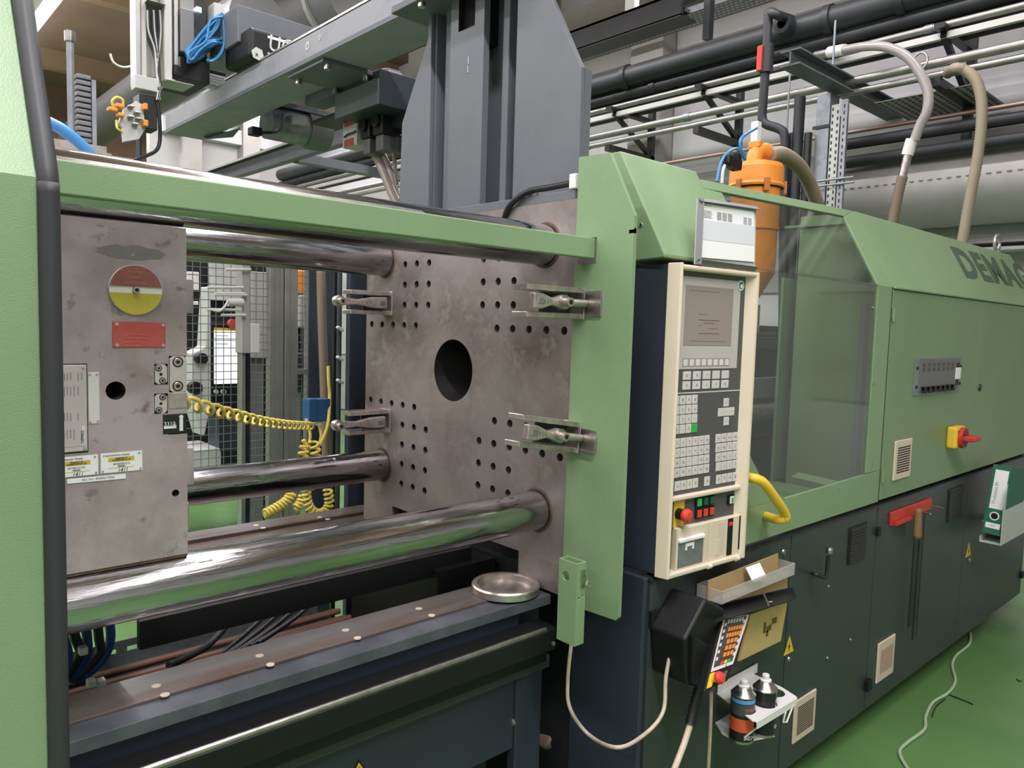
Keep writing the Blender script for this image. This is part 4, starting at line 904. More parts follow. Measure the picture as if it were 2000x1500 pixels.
# boot and cables
bt = thing('pendant_cable', 'thick cream pendant cable with a ribbed black boot', 'cable', (1.7, 1.1, 0))
Q, rr = corr([at(1366, 1345, y=1.08), at(1355, 1385, y=1.08), at(1348, 1416, y=1.075)], .0135, .0015, .011)
MB().tube(Q, rr, 14).build('boot', BLACK, bt)
MB().tube(smooth_path([at(1349, 1412, y=1.075), at(1337, 1450, y=1.07), at(1318, 1500, y=1.06), at(1295, 1560, y=1.06), at(1275, 1650, y=1.08)]), .0082, 12).build('sheath', CABLEW, bt)
tag(MB().tube(smooth_path([at(1389, 1352, y=1.06), at(1388, 1400, y=1.07), at(1386, 1450, y=1.08), at(1383, 1510, y=1.09), at(1380, 1600, y=1.10)]), .0048, 10).build('thin_cable', CABLEW), 'thin cream cable dropping straight down from the robot pendant', 'cable')
lp = [at(1141, 1135, x=1.50), at(1129, 1172, x=1.46), at(1118, 1240, x=1.45), at(1109, 1330, x=1.45), at(1114, 1385, x=1.45), at(1150, 1435, x=1.50), at(1205, 1460, y=1.14), at(1258, 1435, y=1.13), at(1295, 1390, y=1.13), at(1301, 1320, y=1.14), at(1316, 1255, y=1.14), at(1336, 1222, y=1.14), at(1362, 1214, y=1.15)]
tag(MB().tube(smooth_path(lp, 8), .0052, 10).build('hanging_cable', CABLEW), 'cream cable hanging in a long loop in front of the navy side panel', 'cable')
# spray can rack
rk = thing('can_rack', 'white sheet metal rack for spray cans on the base cabinet', 'rack', (2.03, 1.12, .43))
rz = .525; zc0 = .436; CR = .035
CANS = [(1.946, 1.097), (2.030, 1.075)]; third = (2.112, 1.09)
o = MB().prism([(1.968, 1.198), (1.906, 1.042), (1.912, 1.034), (2.140, 1.030), (2.162, 1.09), (2.175, 1.198)], 'z', rz, rz+.003).build('top_shelf', WHITE, rk)
cc = MB()
for x, y in CANS+[third]: cc.cyl((x, y, rz-.02), (x, y, rz+.02), CR+(.002 if (x, y) != third else -.002), 28)
cut(o, cc)
MB().box(1.97, 2.20, 1.195, 1.198, rz, rz+.03).build('back_plate', WHITE, rk, .001)
MB().prism([(at(1410, 1433, z=zc0-.003).x, at(1410, 1433, z=zc0-.003).y), (at(1442, 1452, z=zc0-.003).x, at(1442, 1452, z=zc0-.003).y), (2.04, 1.042), (2.08, 1.07), (2.08, 1.198), (1.97, 1.198)], 'z', zc0-.004, zc0-.001).build('lower_shelf', WHITE, rk)
MB().quad((1.912, 1.034, rz), (2.140, 1.030, rz), (2.135, 1.030, rz-.022), (1.917, 1.034, rz-.022), th=.002).build('front_lip', WHITE, rk)
MB().tube([(2.075, 1.03, rz-.02), (2.062, 1.03, rz-.05), (2.085, 1.03, rz-.058), (2.12, 1.03, rz-.015)], .003, 6).build('hook', WHITE, rk)
MB().tube([(1.93, 1.036, rz-.02), (at(1442, 1450, z=zc0).x, at(1442, 1450, z=zc0).y, zc0)], .0028, 6).build('stay', WHITE, rk)
KH = .865
def can(x, y, z0, label, body_m, bands):
    t = thing('spray_can', label, 'spray can', (x, y, z0), 'spray cans in the white rack')
    MB().lathe([(0, .002), (CR-.003, .002), (CR-.001, 0), (CR, .004), (CR, .008)], (x, y, z0), (0,0,1), 32).build('base_rim', STEEL, t)
    MB().cyl((x, y, z0+.008), (x, y, z0+.158*KH), CR-.0008, 32).build('body', body_m, t)
    for (h0, h1, m) in bands: MB().pipe((x, y, z0+h0*KH), (x, y, z0+h1*KH), CR-.0003, CR-.002, 32).build('colour_band', m, t)
    MB().lathe([(CR, .156*KH), (CR+.0008, .160*KH), (CR-.002, .163*KH), (.024, .176*KH), (.018, .182*KH), (.0165, .184*KH)], (x, y, z0), (0,0,1), 32).build('shoulder', STEEL, t)
    MB().lathe([(.0165, .182*KH), (.0165, .189*KH), (.0105, .191*KH), (.0105, .204*KH), (.0085, .207*KH), (0, .208*KH)], (x, y, z0), (0,0,1), 24).build('cap', WHITE, t)
    return t
CK = mat('can_black', (32,33,36), .35); CG = mat('can_grey', (72,74,76), .4); CB = mat('can_blue', (92,160,206), .4); CO = mat('can_orange', (218,92,58), .4)
t = can(CANS[0][0], CANS[0][1], zc0, 'spray can with light blue and orange bands in the front of the white rack', CK, ((.139, .152, CB), (.098, .136, CG), (.042, .086, CO)))
for dz, ss, m in ((.118, 'PROFI', CO), (.026, 'SILIKON', WHITE), (.018, 'SPRAY', WHITE)):
    text('lettering', ss, .006, m, t, (CANS[0][0]-.027, CANS[0][1]-.024, zc0+dz*KH), (.75,-.66,0), (0,0,1), ext=.0003)
t = can(CANS[1][0], CANS[1][1], zc0, 'black spray can with white lettering in the back of the white rack', CK, ())
for dz, ss in ((.12, 'F'), (.10, 'E'), (.085, 'T'), (.03, 'O')): text('lettering', ss, .011, WHITE, t, (CANS[1][0]-.002, CANS[1][1]-.0356, zc0+dz*KH), (1,0,0), (0,0,1), ext=.0003)

# floor cable and scraps
fc = [at(1895, 1236, z=.008), at(1893, 1258, z=.008), at(1868, 1280, z=.008), at(1860, 1300, z=.008), at(1866, 1330, z=.008), at(1852, 1353, z=.008), at(1822, 1372, z=.008), at(1808, 1400, z=.008), at(1805, 1425, z=.008), at(1770, 1452, z=.008), at(1757, 1470, z=.008), at(1772, 1500, z=.008), at(1800, 1540, z=.008)]
tag(MB().tube(smooth_path(fc, 8), .0068, 8).build('floor_cable', mat('pale_green_cable', (158,182,146), .5)), 'pale cable snaking over the green floor beside the cabinet', 'cable')
for k, (pts, lab) in enumerate((([(1852, 1356), (1872, 1364), (1888, 1370), (1900, 1376)], 'thin dark wire scrap branching off the floor cable to the right'), ([(1846, 1365), (1828, 1380), (1820, 1400)], 'short dark wire scrap lying between the floor cable and the camera'), ([(1986, 1326), (1990, 1330), (1995, 1330)], 'small dark curved scrap on the floor at the right border'))):
    tag(MB().tube(smooth_path([at(u, v, z=.004) for u, v in pts], 4), .003, 6).build('wire_scrap', BLACKM), lab, 'scrap')

# ------------------------------------------------------------------ injection side behind the window
iu = thing('injection_unit', 'dark injection barrel unit seen through the clear window', 'injection unit', (3.4, 1.95, .95))
MB().box(2.35, 5.0, 1.75, 2.3, .953, 1.12).build('sled', BLACKM, iu, .004)
MB().box(3.13, 3.46, 1.80, 2.12, 1.12, 1.62).build('feed_block', BLACKM, iu, .01)
MB().cyl((2.2, 1.95, 1.47), (3.3, 1.95, 1.47), .075, 28).build('barrel', DUCTD, iu)
for k in range(4): MB().pipe((2.35+k*.24, 1.95, 1.47), (2.52+k*.24, 1.95, 1.47), .095, .076, 28).build('heater_band', GALV, iu)
MB().cyl((3.0, 1.78, 1.25), (4.9, 1.78, 1.25), .045, 20).build('guide_rod', STEELD, iu)
MB().cyl((2.4, 1.78, 1.25), (3.0, 1.78, 1.25), .06, 20).build('thrust_cylinder', BLACKM, iu)
MB().box(2.45, 3.25, 1.72, 1.74, 1.33, 1.42).build('cover_strip', DUCTD, iu, .003)
MB().box(2.6, 4.9, 1.70, 1.72, 1.55, 1.60).build('cross_rail', DARKBASE, iu, .003)
MB().cyl((3.285, 1.93, 1.62), (3.285, 1.93, 1.75), .05, 20).build('feed_throat', STEEL, iu)
MB().lathe([(.05, 1.62), (.085, 1.62), (.085, 1.60), (.05, 1.60)], (3.285, 1.93, 0), (0,0,1), 24).build('throat_flange', STEELD, iu)
for k in range(3): MB().tube(smooth_path([(2.5+k*.05, 1.7, 1.3), (2.55+k*.06, 1.66, 1.15), (2.7+k*.1, 1.72, 1.05)]), .012, 8).build('hose', CABLEK, iu)
MB().box(2.3, 5.0, 2.34, 2.36, .955, 1.66).build('dark_backing', BLACK, iu)  # black backing added to darken the view through the window
MB().box(2.05, 2.35, 1.7, 2.2, .955, 1.62).build('nozzle_guard', BLACKM, iu, .01)
xg = at(1585, 700, y=1.68).x
ig = thing('inner_guard', 'green inner guard sheet behind the clear window', 'machine panel', (2.9, 1.66, 1.0))
MB().box(xg, EX0-.01, 1.655, 1.667, .97, 1.86).build('sheet', GREEN_SHADED, ig)
MB().box(xg, EX0-.01, 1.40, 1.667, 2.07, 2.08).build('shade_sheet', GREEN_SHADED, ig)  # second sheet added on top to shade the inner guard from the lamps
MB().box(2.35, 3.08, 1.22, 1.655, .962, .97).build('tray_sheet', GREEN_SHADED, ig)
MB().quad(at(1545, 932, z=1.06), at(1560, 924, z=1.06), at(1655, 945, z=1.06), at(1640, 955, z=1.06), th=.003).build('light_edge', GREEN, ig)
q = at(1657, 762, y=1.655); MB().cyl((q.x, 1.655, q.z), (q.x, 1.65, q.z), .016, 18).build('guard_hole', mat('hole_glow', (150,176,120), .5), ig)
# ------------------------------------------------------------------ hopper loader
hp_ = thing('hopper_loader', 'orange hopper loader with a domed lid rising above the green covers', 'hopper', (3.28, 1.93, 1.74))
HXc, HYc = 3.285, 1.93
MB().lathe([(.03, 1.745), (.035, 1.77), (.108, 1.90), (.108, 2.10), (.115, 2.10), (.115, 2.115), (.112, 2.115), (.112, 2.29)], (HXc, HYc, 0), (0,0,1), 40).build('body', ORANGE, hp_)
MB().lathe([(.126, 2.295), (.130, 2.305), (.125, 2.315), (.123, 2.385), (.115, 2.405), (.06, 2.42), (.0, 2.425)], (HXc, HYc, 0), (0,0,1), 40).build('lid', ORANGE, hp_)
el = smooth_path([(HXc-.03, HYc, 2.40), (HXc-.02, HYc, 2.45), (HXc+.01, HYc-.01, 2.475), (HXc+.05, HYc-.02, 2.475)], 6)
MB().tube(el, .036, 20).build('inlet_elbow', ORANGE, hp_)
MB().box(HXc-.04, HXc+.03, HYc-.03, HYc+.03, 2.48, 2.51).build('valve_mount', ORANGE, hp_, .004)
q = at(1476, 270, y=HYc); MB().box(q.x-.018, q.x+.018, HYc-.018, HYc+.018, 2.505, 2.60).build('air_cylinder', WHITE, hp_, .004)
for an in (232, 300, 175):
    a = R(an); cx, cy = HXc+.126*math.cos(a), HYc+.126*math.sin(a); d = Vector((math.cos(a), math.sin(a), 0)); tq = Vector((-d.y, d.x, 0))
    MB().obox((cx+d.x*.006, cy+d.y*.006, 2.295), (.014, .026, .06), Matrix((d, tq, Vector((0,0,1)))).transposed()).build('lid_clip', mat('clip_brown', (176,110,60), .4) if 'clip_brown' not in bpy.data.materials else bpy.data.materials['clip_brown'], hp_, .003)
MB().obox((HXc+.10, HYc-.08, 2.125), (.05, .03, .03), Matrix.Rotation(R(-40), 3, 'Z')).build('latch', SLOT, hp_)
Q, rr = corr([at(1503, 303, y=1.91), at(1528, 302, y=1.93), at(1556, 320, y=1.95), at(1577, 350, y=1.97), at(1594, 392, y=1.98), at(1608, 440, y=2.0)], .033, .0042, .016)
tag(MB().tube(Q, rr, 18).build('suction_hose', HOSE), 'beige corrugated suction hose bending down from the orange hopper lid', 'hose')
bl = thing('blue_air_line', 'thin blue air lines beside the orange hopper lid', 'air line', (3.0, 1.93, 2.3))
MB().tube(smooth_path([at(1478, 250, y=1.9), at(1450, 268, y=1.9), at(1446, 288, y=1.9), at(1455, 310, y=1.9)]), .007, 8).build('tube', BLUE, bl)
MB().tube(smooth_path([at(1455, 302, y=1.9), at(1440, 290, y=1.9), at(1420, 300, y=1.9), at(1408, 320, y=1.9), at(1400, 355, y=1.9)]), .007, 8).build('tube', BLUE, bl)
MB().tube(smooth_path([at(1424, 330, y=1.9), at(1418, 312, y=1.9), at(1424, 296, y=1.9), at(1440, 292, y=1.9), at(1456, 312, y=1.9)]), .006, 8).build('tube', BLUE, bl)
q = at(1428, 318, y=1.9); MB().obox(q, (.11, .05, .045), Matrix.Rotation(R(8), 3, 'Y')).build('valve', BLACK, bl, .006)
MB().tube(smooth_path([at(1416, 322, y=1.9), at(1412, 335, y=1.9), at(1410, 358, y=1.9)]), .007, 8).build('white_lead', WHITE, bl)

# ------------------------------------------------------------------ robot pedestal on the fixed platen
XD = 1.575
pe = thing('robot_pedestal', 'tall grey steel robot pedestal with gusset wings standing on the fixed platen', 'pedestal', (1.7, 1.93, 1.962))
MB().box(1.505, 1.86, 1.42, 2.44, 1.962, 1.988).build('base_plate', PEDG, pe, .002)
Y = lambda u, v: at(u, v, x=XD).y
Zt = 2.69
def plate(name, pts, x0, x1, m=PEDG): return MB().prism(pts, 'x', x0, x1).build(name, m, pe, .003)
a = at(1135, 130, x=XD); b = at(1080, 0, x=XD); k = (Zt-b.z)/(b.z-a.z)
plate('wing', [(Y(1000, 385), 1.988), (Y(1128, 385), 1.988), (a.y, a.z), (b.y+(b.y-a.y)*k, Zt), (Y(1000, 385), Zt)], XD, XD+.018)
a2 = at(785, 240, x=XD); b2 = at(836, 75, x=XD)
plate('wing', [(Y(836, 390), 1.988), (Y(778, 400), 1.988), (a2.y, a2.z), (b2.y, b2.z), (b2.y, Zt), (Y(836, 390), Zt)], XD, XD+.018)
yl, yr = Y(881, 300), Y(945, 300)
o = MB().prism([(yl, 1.988), (yr, 1.988), (yr, Zt), (yl, Zt)], 'x', XD-.012, XD+.012).build('front_flange', PEDG, pe)
s0, s1 = at(901, 65, x=XD), at(933, 60, x=XD); cut(o, MB().box(XD-.05, XD+.05, s1.y, s0.y, s0.z, 3.2), HOLE)
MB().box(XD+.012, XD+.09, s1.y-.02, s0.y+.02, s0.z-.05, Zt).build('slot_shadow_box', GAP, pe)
MB().box(XD+.07, XD+.09, Y(1000, 385)-.01, Y(836, 390)+.01, 1.988, Zt).build('web', PEDG, pe)
for u in (858, 968):
    MB().box(XD+.03, XD+.07, Y(u+6, 300), Y(u-6, 300), 1.988, Zt).build('rib', PEDG, pe, .004)
for u in (836, 1000): MB().box(XD+.018, XD+.07, Y(u, 390)-.01, Y(u, 390)+.01, 1.988, Zt).build('rib', PEDG, pe)
MB().box(XD+.018, XD+.045, a.y+.0, a.y+.012, 1.988, a.z).build('wing_edge', PEDG, pe)
MB().box(XD+.09, XD+.2, 1.78, 2.15, 1.988, Zt).build('back_flange', PEDG, pe)
MB().box(1.48, 1.80, 1.60, Y(808, 35), 2.675, 2.70).build('head_plate', PEDG, pe, .003)
for u, v in ((823, 42), (868, 21), (912, 2), (885, 14)):
    q = at(u, v, x=1.50); MB().cyl((q.x, q.y, 2.66), (q.x, q.y, 2.676), .013, 6).build('head_bolt', STEEL, pe)
for u, v in ((1035, 382),): 
    q = at(u, v, x=1.52); MB().cyl((1.53, q.y, 1.988), (1.53, q.y, 2.0), .02, 6).build('base_bolt', STEEL, pe)
for u, v in ((915, 118), (914, 135)): 
    q = at(u, v, x=XD-.0125); MB().box(XD-.0135, XD-.0115, q.y-.003, q.y+.003, q.z-.012, q.z+.012).build('paint_chip', BEAMG, pe)
MB().tube(smooth_path([(1.50, 1.70, 1.93), (1.49, 1.66, 1.97), (1.50, 1.60, 2.0), (1.51, 1.52, 2.005), (1.52, 1.44, 2.01)]), .009, 10).build('cable', CABLEK, pe)
MB().box(1.50, 1.53, 1.415, 1.44, 1.99, 2.03).build('cable_clip', WHITE, pe, .003)

# ------------------------------------------------------------------ robot beam with its carriages
be = thing('robot_beam', 'long grey robot beam running across the top of the picture', 'beam', (1.66, 3.2, 2.70))
XB0, XB1, BZ_0, BZ_1, BY1 = 1.55, 1.775, 2.70, 2.815, 4.83
MB().box(XB0, XB1, 1.2, BY1, BZ_0, BZ_1).build('profile', BEAMG, be, .006, 3)
MB().box(XB0-.003, XB0+.02, 1.2, BY1-.9, BZ_1, BZ_1+.008).build('top_rail', STEEL, be)
MB().box(XB0+.03, XB0+.05, 1.2, BY1-.9, BZ_1+.004, BZ_1+.022).build('top_rail', STEEL, be)
MB().box(XB0-.004, XB0, 1.2, BY1, BZ_0, BZ_0+.018).build('lower_fold', PEDG, be)
for u, v, r_ in ((625, 74, .010), (601, 90, .018)):
    q = at(u, v, x=XB0); MB().cyl((XB0-.001, q.y, q.z), (XB0-.002, q.y, q.z), r_, 18).build('sticker', KEYG, be)
    MB().cyl((XB0-.0015, q.y, q.z), (XB0-.0026, q.y, q.z), r_*.55, 12).build('sticker_print', BEAMG, be)
MB().quad(at(398, 268, z=2.699), at(470, 250, z=2.699), at(455, 268, z=2.66), at(405, 272, z=2.67), th=.004).build('end_bracket', PEDG, be)
ca = thing('beam_carriage', 'grey carriage box clamped under the robot beam', 'carriage', (1.75, 3.3, 2.45))
p1, p2, p3, p4 = at(640, 118, z=2.698), at(583, 148, z=2.698), at(655, 165, z=2.698), at(714, 140, z=2.698)
MB().box(XB0+.01, 1.80, min(p1.y, p4.y)-.02, max(p2.y, p3.y)+.02, 2.682, 2.699).build('clamp_plate', PEDG, ca, .002)
for q in (p1, p2, p3, p4):
    MB().cyl((q.x, q.y, 2.66), (q.x, q.y, 2.683), .016, 6).build('clamp_bolt', STEEL, ca)
c1_, c2_ = at(657, 215, x=1.80), at(741, 150, x=1.80)
cz0, cz1 = at(657, 233, x=1.8).z, at(657, 187, x=1.8).z
MB().box(1.80, 2.02, c2_.y, c1_.y, cz0, 2.70).build('box', NAVY, ca, .003)
MB().box(1.792, 1.80, c2_.y, c1_.y, cz0, cz1).build('cover_strip', PEDG, ca)
MB().box(1.80, 1.9, c1_.y, c1_.y+.3, cz1+.01, cz1+.08).build('side_plate', PEDG, ca, .002)
MB().box(1.80, 1.95, c1_.y, c1_.y+.25, cz0+.02, cz0+.035).build('side_plate', BLACKM, ca)
mo = thing('drive_motor', 'grey drive motor with a pale terminal box hanging behind the beam', 'motor', (2.0, 3.7, 2.3))
MY = 4.0; mx0, mx1 = at(520, 250, y=MY).x, at(636, 255, y=MY).x; mz = at(590, 253, y=MY).z
MB().cyl((mx0, MY, mz), (mx1-.02, MY, mz), .088, 28).build('housing', GALV, mo)
MB().cyl((mx1-.13, MY, mz), (mx1, MY, mz), .1, 32).build('end_bell', DUCTD, mo)
a, b = at(571, 222, y=MY-.12), at(598, 247, y=MY-.12); MB().box(a.x, b.x, MY-.12, MY-.04, b.z, a.z).build('terminal_box', DUCT, mo, .004)
MB().box(mx1-.12, mx1-.04, MY-.05, MY+.05, mz+.09, 2.60).build('mount', PEDG, mo); MB().box(mx0, mx1, MY-.06, MY+.06, mz+.085, mz+.11).build('mount_plate', GALV, mo)
MB().tube(smooth_path([at(553, 224, y=MY-.1), at(551, 243, y=MY-.14), at(540, 257, y=MY-.16), at(512, 259, y=MY-.16)]), .008, 8).build('cable', CABLEK, mo)
a, b = at(491, 246, y=MY-.16), at(512, 266, y=MY-.16); MB().box(a.x, b.x, MY-.17, MY-.11, b.z, a.z).build('connector', BLACK, mo, .006)
vb = thing('valve_block', 'grey valve block with two red labels under the robot beam', 'valve', (1.9, 3.0, 2.2))
v0, v1 = at(669, 290, x=1.9), at(697, 228, x=1.9)
vx = MB().box(1.9, 1.98, v1.y, v0.y, v0.z, v1.z).build('body', HOLDG, vb, .003)
for (ua, va, ub, vb_) in ((673, 232, 691, 243), (673, 274, 691, 283)):
    a, b = at(ua, va, x=1.9), at(ub, vb_, x=1.9); MB().box(1.8985, 1.9, b.y, a.y, b.z, a.z).build('red_label', REDPL, vb)
for k in range(2):
    yy = v1.y-.03-k*.11; MB().box(1.9, 2.0, yy-.08, yy, 2.47, 2.56).build('pump', BLACKM, vb, .006); MB().cyl((1.9, yy-.04, 2.53), (1.885, yy-.04, 2.53), .03, 18).build('dial', BLACK, vb)
    MB().box(1.91, 1.99, yy-.07, yy-.01, 2.40, 2.47).build('filter', DUCTD, vb, .006)
MB().tube(smooth_path([at(672, 268, x=1.895), at(680, 262, x=1.89), at(690, 259, x=1.89), at(695, 255, x=1.895)]), .004, 6).build('lever', BLACK, vb)
HT = mat('murky_hose', (160,146,140), .3)
for i, (pts, lab) in enumerate((([(703, 277), (725, 288), (745, 325), (765, 375), (785, 415)], 'murky clear hose bending down from the valve block'), ([(735, 285), (752, 310), (765, 345), (778, 400)], 'second murky clear hose close to the pedestal'), ([(757, 250), (768, 265), (770, 310), (775, 360)], 'pale thin hose right beside the pedestal wing'))):
    tag(MB().tube(smooth_path([at(u, v, x=1.98+.02*i) for u, v in pts]), .022-.006*i, 12).build('hose', HT), lab, 'hose')
dc = thing('drag_chain', 'black cable drag chain along the far side of the robot beam', 'cable chain', (1.9, 2.7, 2.5))
g0, g1 = at(745, 205, x=1.95), at(800, 160, x=1.95)
MB().box(1.95, 2.05, g1.y-.5, g0.y+.02, 2.50, 2.58).build('trough', BLACKM, dc, .003); MB().box(2.05, 2.10, g1.y-.5, g0.y+.02, 2.42, 2.50).build('support', PEDG, dc)
for k in range(4):
    an = R(80-k*45); q = at(745, 165, x=1.95); MB().obox((1.98, q.y-.02-.06*math.cos(an), q.z-.02+.07*math.sin(an)), (.07, .055, .035), Matrix.Rotation(-an+R(90), 3, 'X')).build('link', DUCTD, dc, .004)

# ------------------------------------------------------------------ robot arm with gripper at the rear
AY = 3.9
ra = thing('vertical_robot', 'white and silver vertical robot arm with a cable bundle at the upper left', 'robot arm', at(300, 180, y=AY))
def abox(name, u0, v0, u1, v1, m, d0=0.0, d1=.08, bev=.003, par=None):
    a, b = at(u0, v0, y=AY), at(u1, v1, y=AY); return MB().box(a.x, b.x, AY+d0, AY+d1, b.z, a.z).build(name, m, par or ra, bev)
abox('column', 264, -60, 276, 165, ALU, .0, .09); abox('column', 276, -60, 288, 150, CREAMW, .01, .09); abox('column', 318, -60, 334, 160, CREAMW, -.02, .09); abox('column', 337, -60, 346, 130, ALU, -.02, .07)
abox('back_channel', 288, -60, 318, 150, DUCT, .05, .09)
abox('cable_clamp', 283, 4, 319, 14, ALU, -.04, .05); abox('lower_plate', 262, 146, 306, 182, HOLDG, -.02, .05); abox('bracket', 320, 160, 372, 170, HOLDG, -.05, .1)
abox('carriage', 348, 16, 376, 110, DUCTD, -.03, .2, .006); abox('carriage_lower', 352, 108, 410, 165, BLACKM, 0, .3); abox('rail_block', 336, 128, 352, 152, BLACK, -.03, .05)
abox('white_tab', 376, 17, 387, 32, WHITE, -.05, 0); abox('upright', 386, -60, 412, 120, BLACKM, .05, .25); abox('junction', 415, 6, 436, 50, HOLDG, -.02, .08)
for k in range(4): abox('heat_sink_fin', 434, 130+k*5, 470, 133+k*5, HOLDG, .2, .3, 0)
abox('heat_sink', 432, 115, 472, 132, BLACK, .2, .35)
random.seed(11)
for k in range(7):
    u = 288+k*4; MB().tube(smooth_path([at(u, 20, y=AY-.01), at(u+2, 60, y=AY), at(302+k*1.5, 95, y=AY), at(306+(k%3)*3, 140, y=AY-.01), at(310+(k%2)*3, 170, y=AY-.02), at(306+k, 195, y=AY-.02)], 5), .0045, 6).build('cable', CABLEK if k % 3 else HOLDG, ra)
gr = thing('gripper', 'white gripper with orange fittings hanging from the robot arm', 'gripper', at(290, 300, y=AY))
abox('black_body', 272, 182, 308, 255, BLACKM, 0, .1, .004, gr); abox('black_leg', 275, 250, 280, 322, BLACKM, .02, .08, .002, gr)
P = [at(*k, y=AY-.03) for k in ((243, 212), (266, 197), (280, 205), (284, 252), (272, 272), (242, 277), (240, 250), (232, 240))]
MB().add(P+[p+Vector((0, .03, 0)) for p in P], [tuple(range(8)), tuple(range(8,16))[::-1]]+[(i, 8+i, 8+(i+1)%8, (i+1)%8) for i in range(8)]).build('plate', HOLDG, gr, .002)
for (u, v) in ((250, 212), (262, 224), (250, 232), (265, 236), (258, 246)): abox('fitting', u-6, v-3, u+6, v+3, STEEL, -.06, -.03, .002, gr)
for (u0, v0, u1, v1) in ((204, 213, 222, 224), (218, 206, 234, 217), (222, 224, 236, 234), (272, 206, 280, 220), (272, 238, 281, 252)): abox('orange_fitting', u0, v0, u1, v1, ORANGE, -.07, -.03, .004, gr)
MB().tube(smooth_path([at(240, 212, y=AY-.04), at(240, 196, y=AY-.05), at(228, 190, y=AY-.05), at(219, 198, y=AY-.05), at(222, 210, y=AY-.04)]), .006, 8).build('loop_hose', YELCABLE, gr)
MB().tube(smooth_path([at(228, 235, y=AY-.04), at(229, 250, y=AY-.05), at(240, 258, y=AY-.04)]), .006, 8).build('loop_hose', YELCABLE, gr)
MB().tube(smooth_path([at(306, 190, y=AY), at(312, 240, y=AY), at(308, 290, y=AY), at(270, 310, y=AY-.1), at(245, 322, y=AY-.2)]), .009, 8).build('cable', CABLEK, gr)
bcx = thing('blue_hose_coil', 'bundle of bright blue coiled air hoses on the robot arm', 'hose', at(400, 110, y=3.8))
random.seed(2)
for k in range(18):
    j = lambda s: random.uniform(-s, s)*1.7
    pts = [(432+j(2), 28+j(3)), (418+j(5), 48+j(5)), (395+j(6), 75+j(6)), (368+j(3), 106+j(6)), (372+j(4), 116+j(4)), (390+j(5), 104+j(6)), (415+j(6), 84+j(5)), (436+j(3), 76+j(4)), (436+j(2), 55)]
    MB().tube(smooth_path([at(u, v, y=3.78+.012*k) for u, v in pts], 6), .0058, 7).build('loop', BLUE, bcx)
for k in range(3):
    pts = [(437, 40), (438, 80), (430+j(3), 105), (412+j(3), 120), (402+j(3), 116)]
    MB().tube(smooth_path([at(u, v, y=3.76+.01*k) for u, v in pts], 6), .005, 7).build('loop', BLUE, bcx)
sg = thing('sign_box', 'black motor cover with white letters partly hidden behind the robot beam', 'box', at(530, 110, y=3.5))
a, b = at(488, 58, y=3.5), at(640, 130, y=3.5)
MB().box(a.x, b.x+.2, 3.5, 3.8, b.z-.05, a.z+.02).build('cover', BLACK, sg, .02, 3)
t0_, t1_ = at(482, 40, y=3.46), at(512, 22, y=3.85)
MB().box(at(482, 40, y=3.5).x, b.x+.25, 3.6, 3.95, a.z-.03, at(510, 22, y=3.6).z).build('tray', PEDG, sg, .004)
xl = (at(560, 85, y=3.499)-at(525, 77, y=3.499))
text('lettering', 'UG', .075, HOLDG, sg, at(523, 97, y=3.497), (1,0,0), (0,0,1), ext=.002, sx=.8, shear=.15)
P = [at(*k, y=3.498) for k in ((523, 74), (575, 89), (575, 84), (523, 69))]; MB().quad(*P, th=.003).build('white_bar', WHITE, sg)
P = [at(*k, y=3.498) for k in ((523, 105), (560, 116), (560, 113), (523, 102))]; MB().quad(*P, th=.003).build('white_bar', HOLDG, sg)
q = at(503, 105, y=3.497); MB().cyl((q.x, 3.499, q.z), (q.x, 3.495, q.z), .030, 6).build('badge', HOLDG, sg); text('badge_letter', 'x', .02, BLACK, sg, (q.x-.012, 3.494, q.z-.012), (1,0,0), (0,0,1), ext=.001)

# ------------------------------------------------------------------ pipes along the far wall (x about 6)
def run(name, label, x, z, r, y0, y1, m, cat='pipe', collars=(), n=16, group=None):
    t = thing(name, label, cat, (x, (y0+y1)/2, z), group); MB().cyl((x, y0, z), (x, y1, z), r, n).build('pipe', m, t)
    for c in collars: MB().pipe((x, c-.03, z), (x, c+.03, z), r*1.18, r*.98, n).build('collar', PIPEBK if m is PIPEBK else GALV, t)
    return t
run('black_pipe', 'thickest black pipe at the top of the pipe rack', 6.0, 4.11, .10, -1, 12.7, PIPEBK, collars=(5.0, 2.95, 2.4), n=24)
run('black_pipe', 'second black pipe from the top of the rack', 6.04, 3.965, .05, -1, 12.8, PIPEBK, collars=(4.7,))
run('black_pipe', 'third black pipe from the top of the rack', 6.16, 3.91, .045, -1, 12.8, PIPEBK, collars=(4.5,))
run('black_pipe', 'lowest and rearmost black pipe in the upper rack', 6.34, 3.88, .055, -1, 12.5, PIPEBK)
run('steel_conduit', 'silver conduit right below the black pipes', 6.0, 3.846, .026, -1, 12.8, SILVER, collars=(2.2,))
tag(MB().box(6.0, 6.04, -1, 12.8, 3.755, 3.80).build('cable_channel', CREAMW), 'pale flat cable channel under the highest silver conduit', 'cable channel')
run('steel_conduit', 'thicker silver conduit of the lower pair', 5.98, 3.585, .034, -1, 12, SILVER, collars=(4.25, 2.75))
run('steel_conduit', 'thinner silver conduit of the lower pair', 6.0, 3.505, .026, -1, 12, SILVER, collars=(5.5, 2.0))
run('copper_pipe', 'thin copper coloured pipe low on the far wall', 6.3, 3.28, .017, -1, 5.0, COPPER)
run('black_pipe', 'upper black pipe above the round duct', 6.2, 3.16, .045, -1, 2.95, PIPEBK)
run('black_pipe', 'lower black pipe above the round duct', 6.2, 3.015, .048, -1, 2.95, PIPEBK)
du = run('ventilation_duct', 'big round light grey ventilation duct behind the cabinet', 6.5, 2.77, .29, -1, 2.95, DUCT, 'duct', n=40)
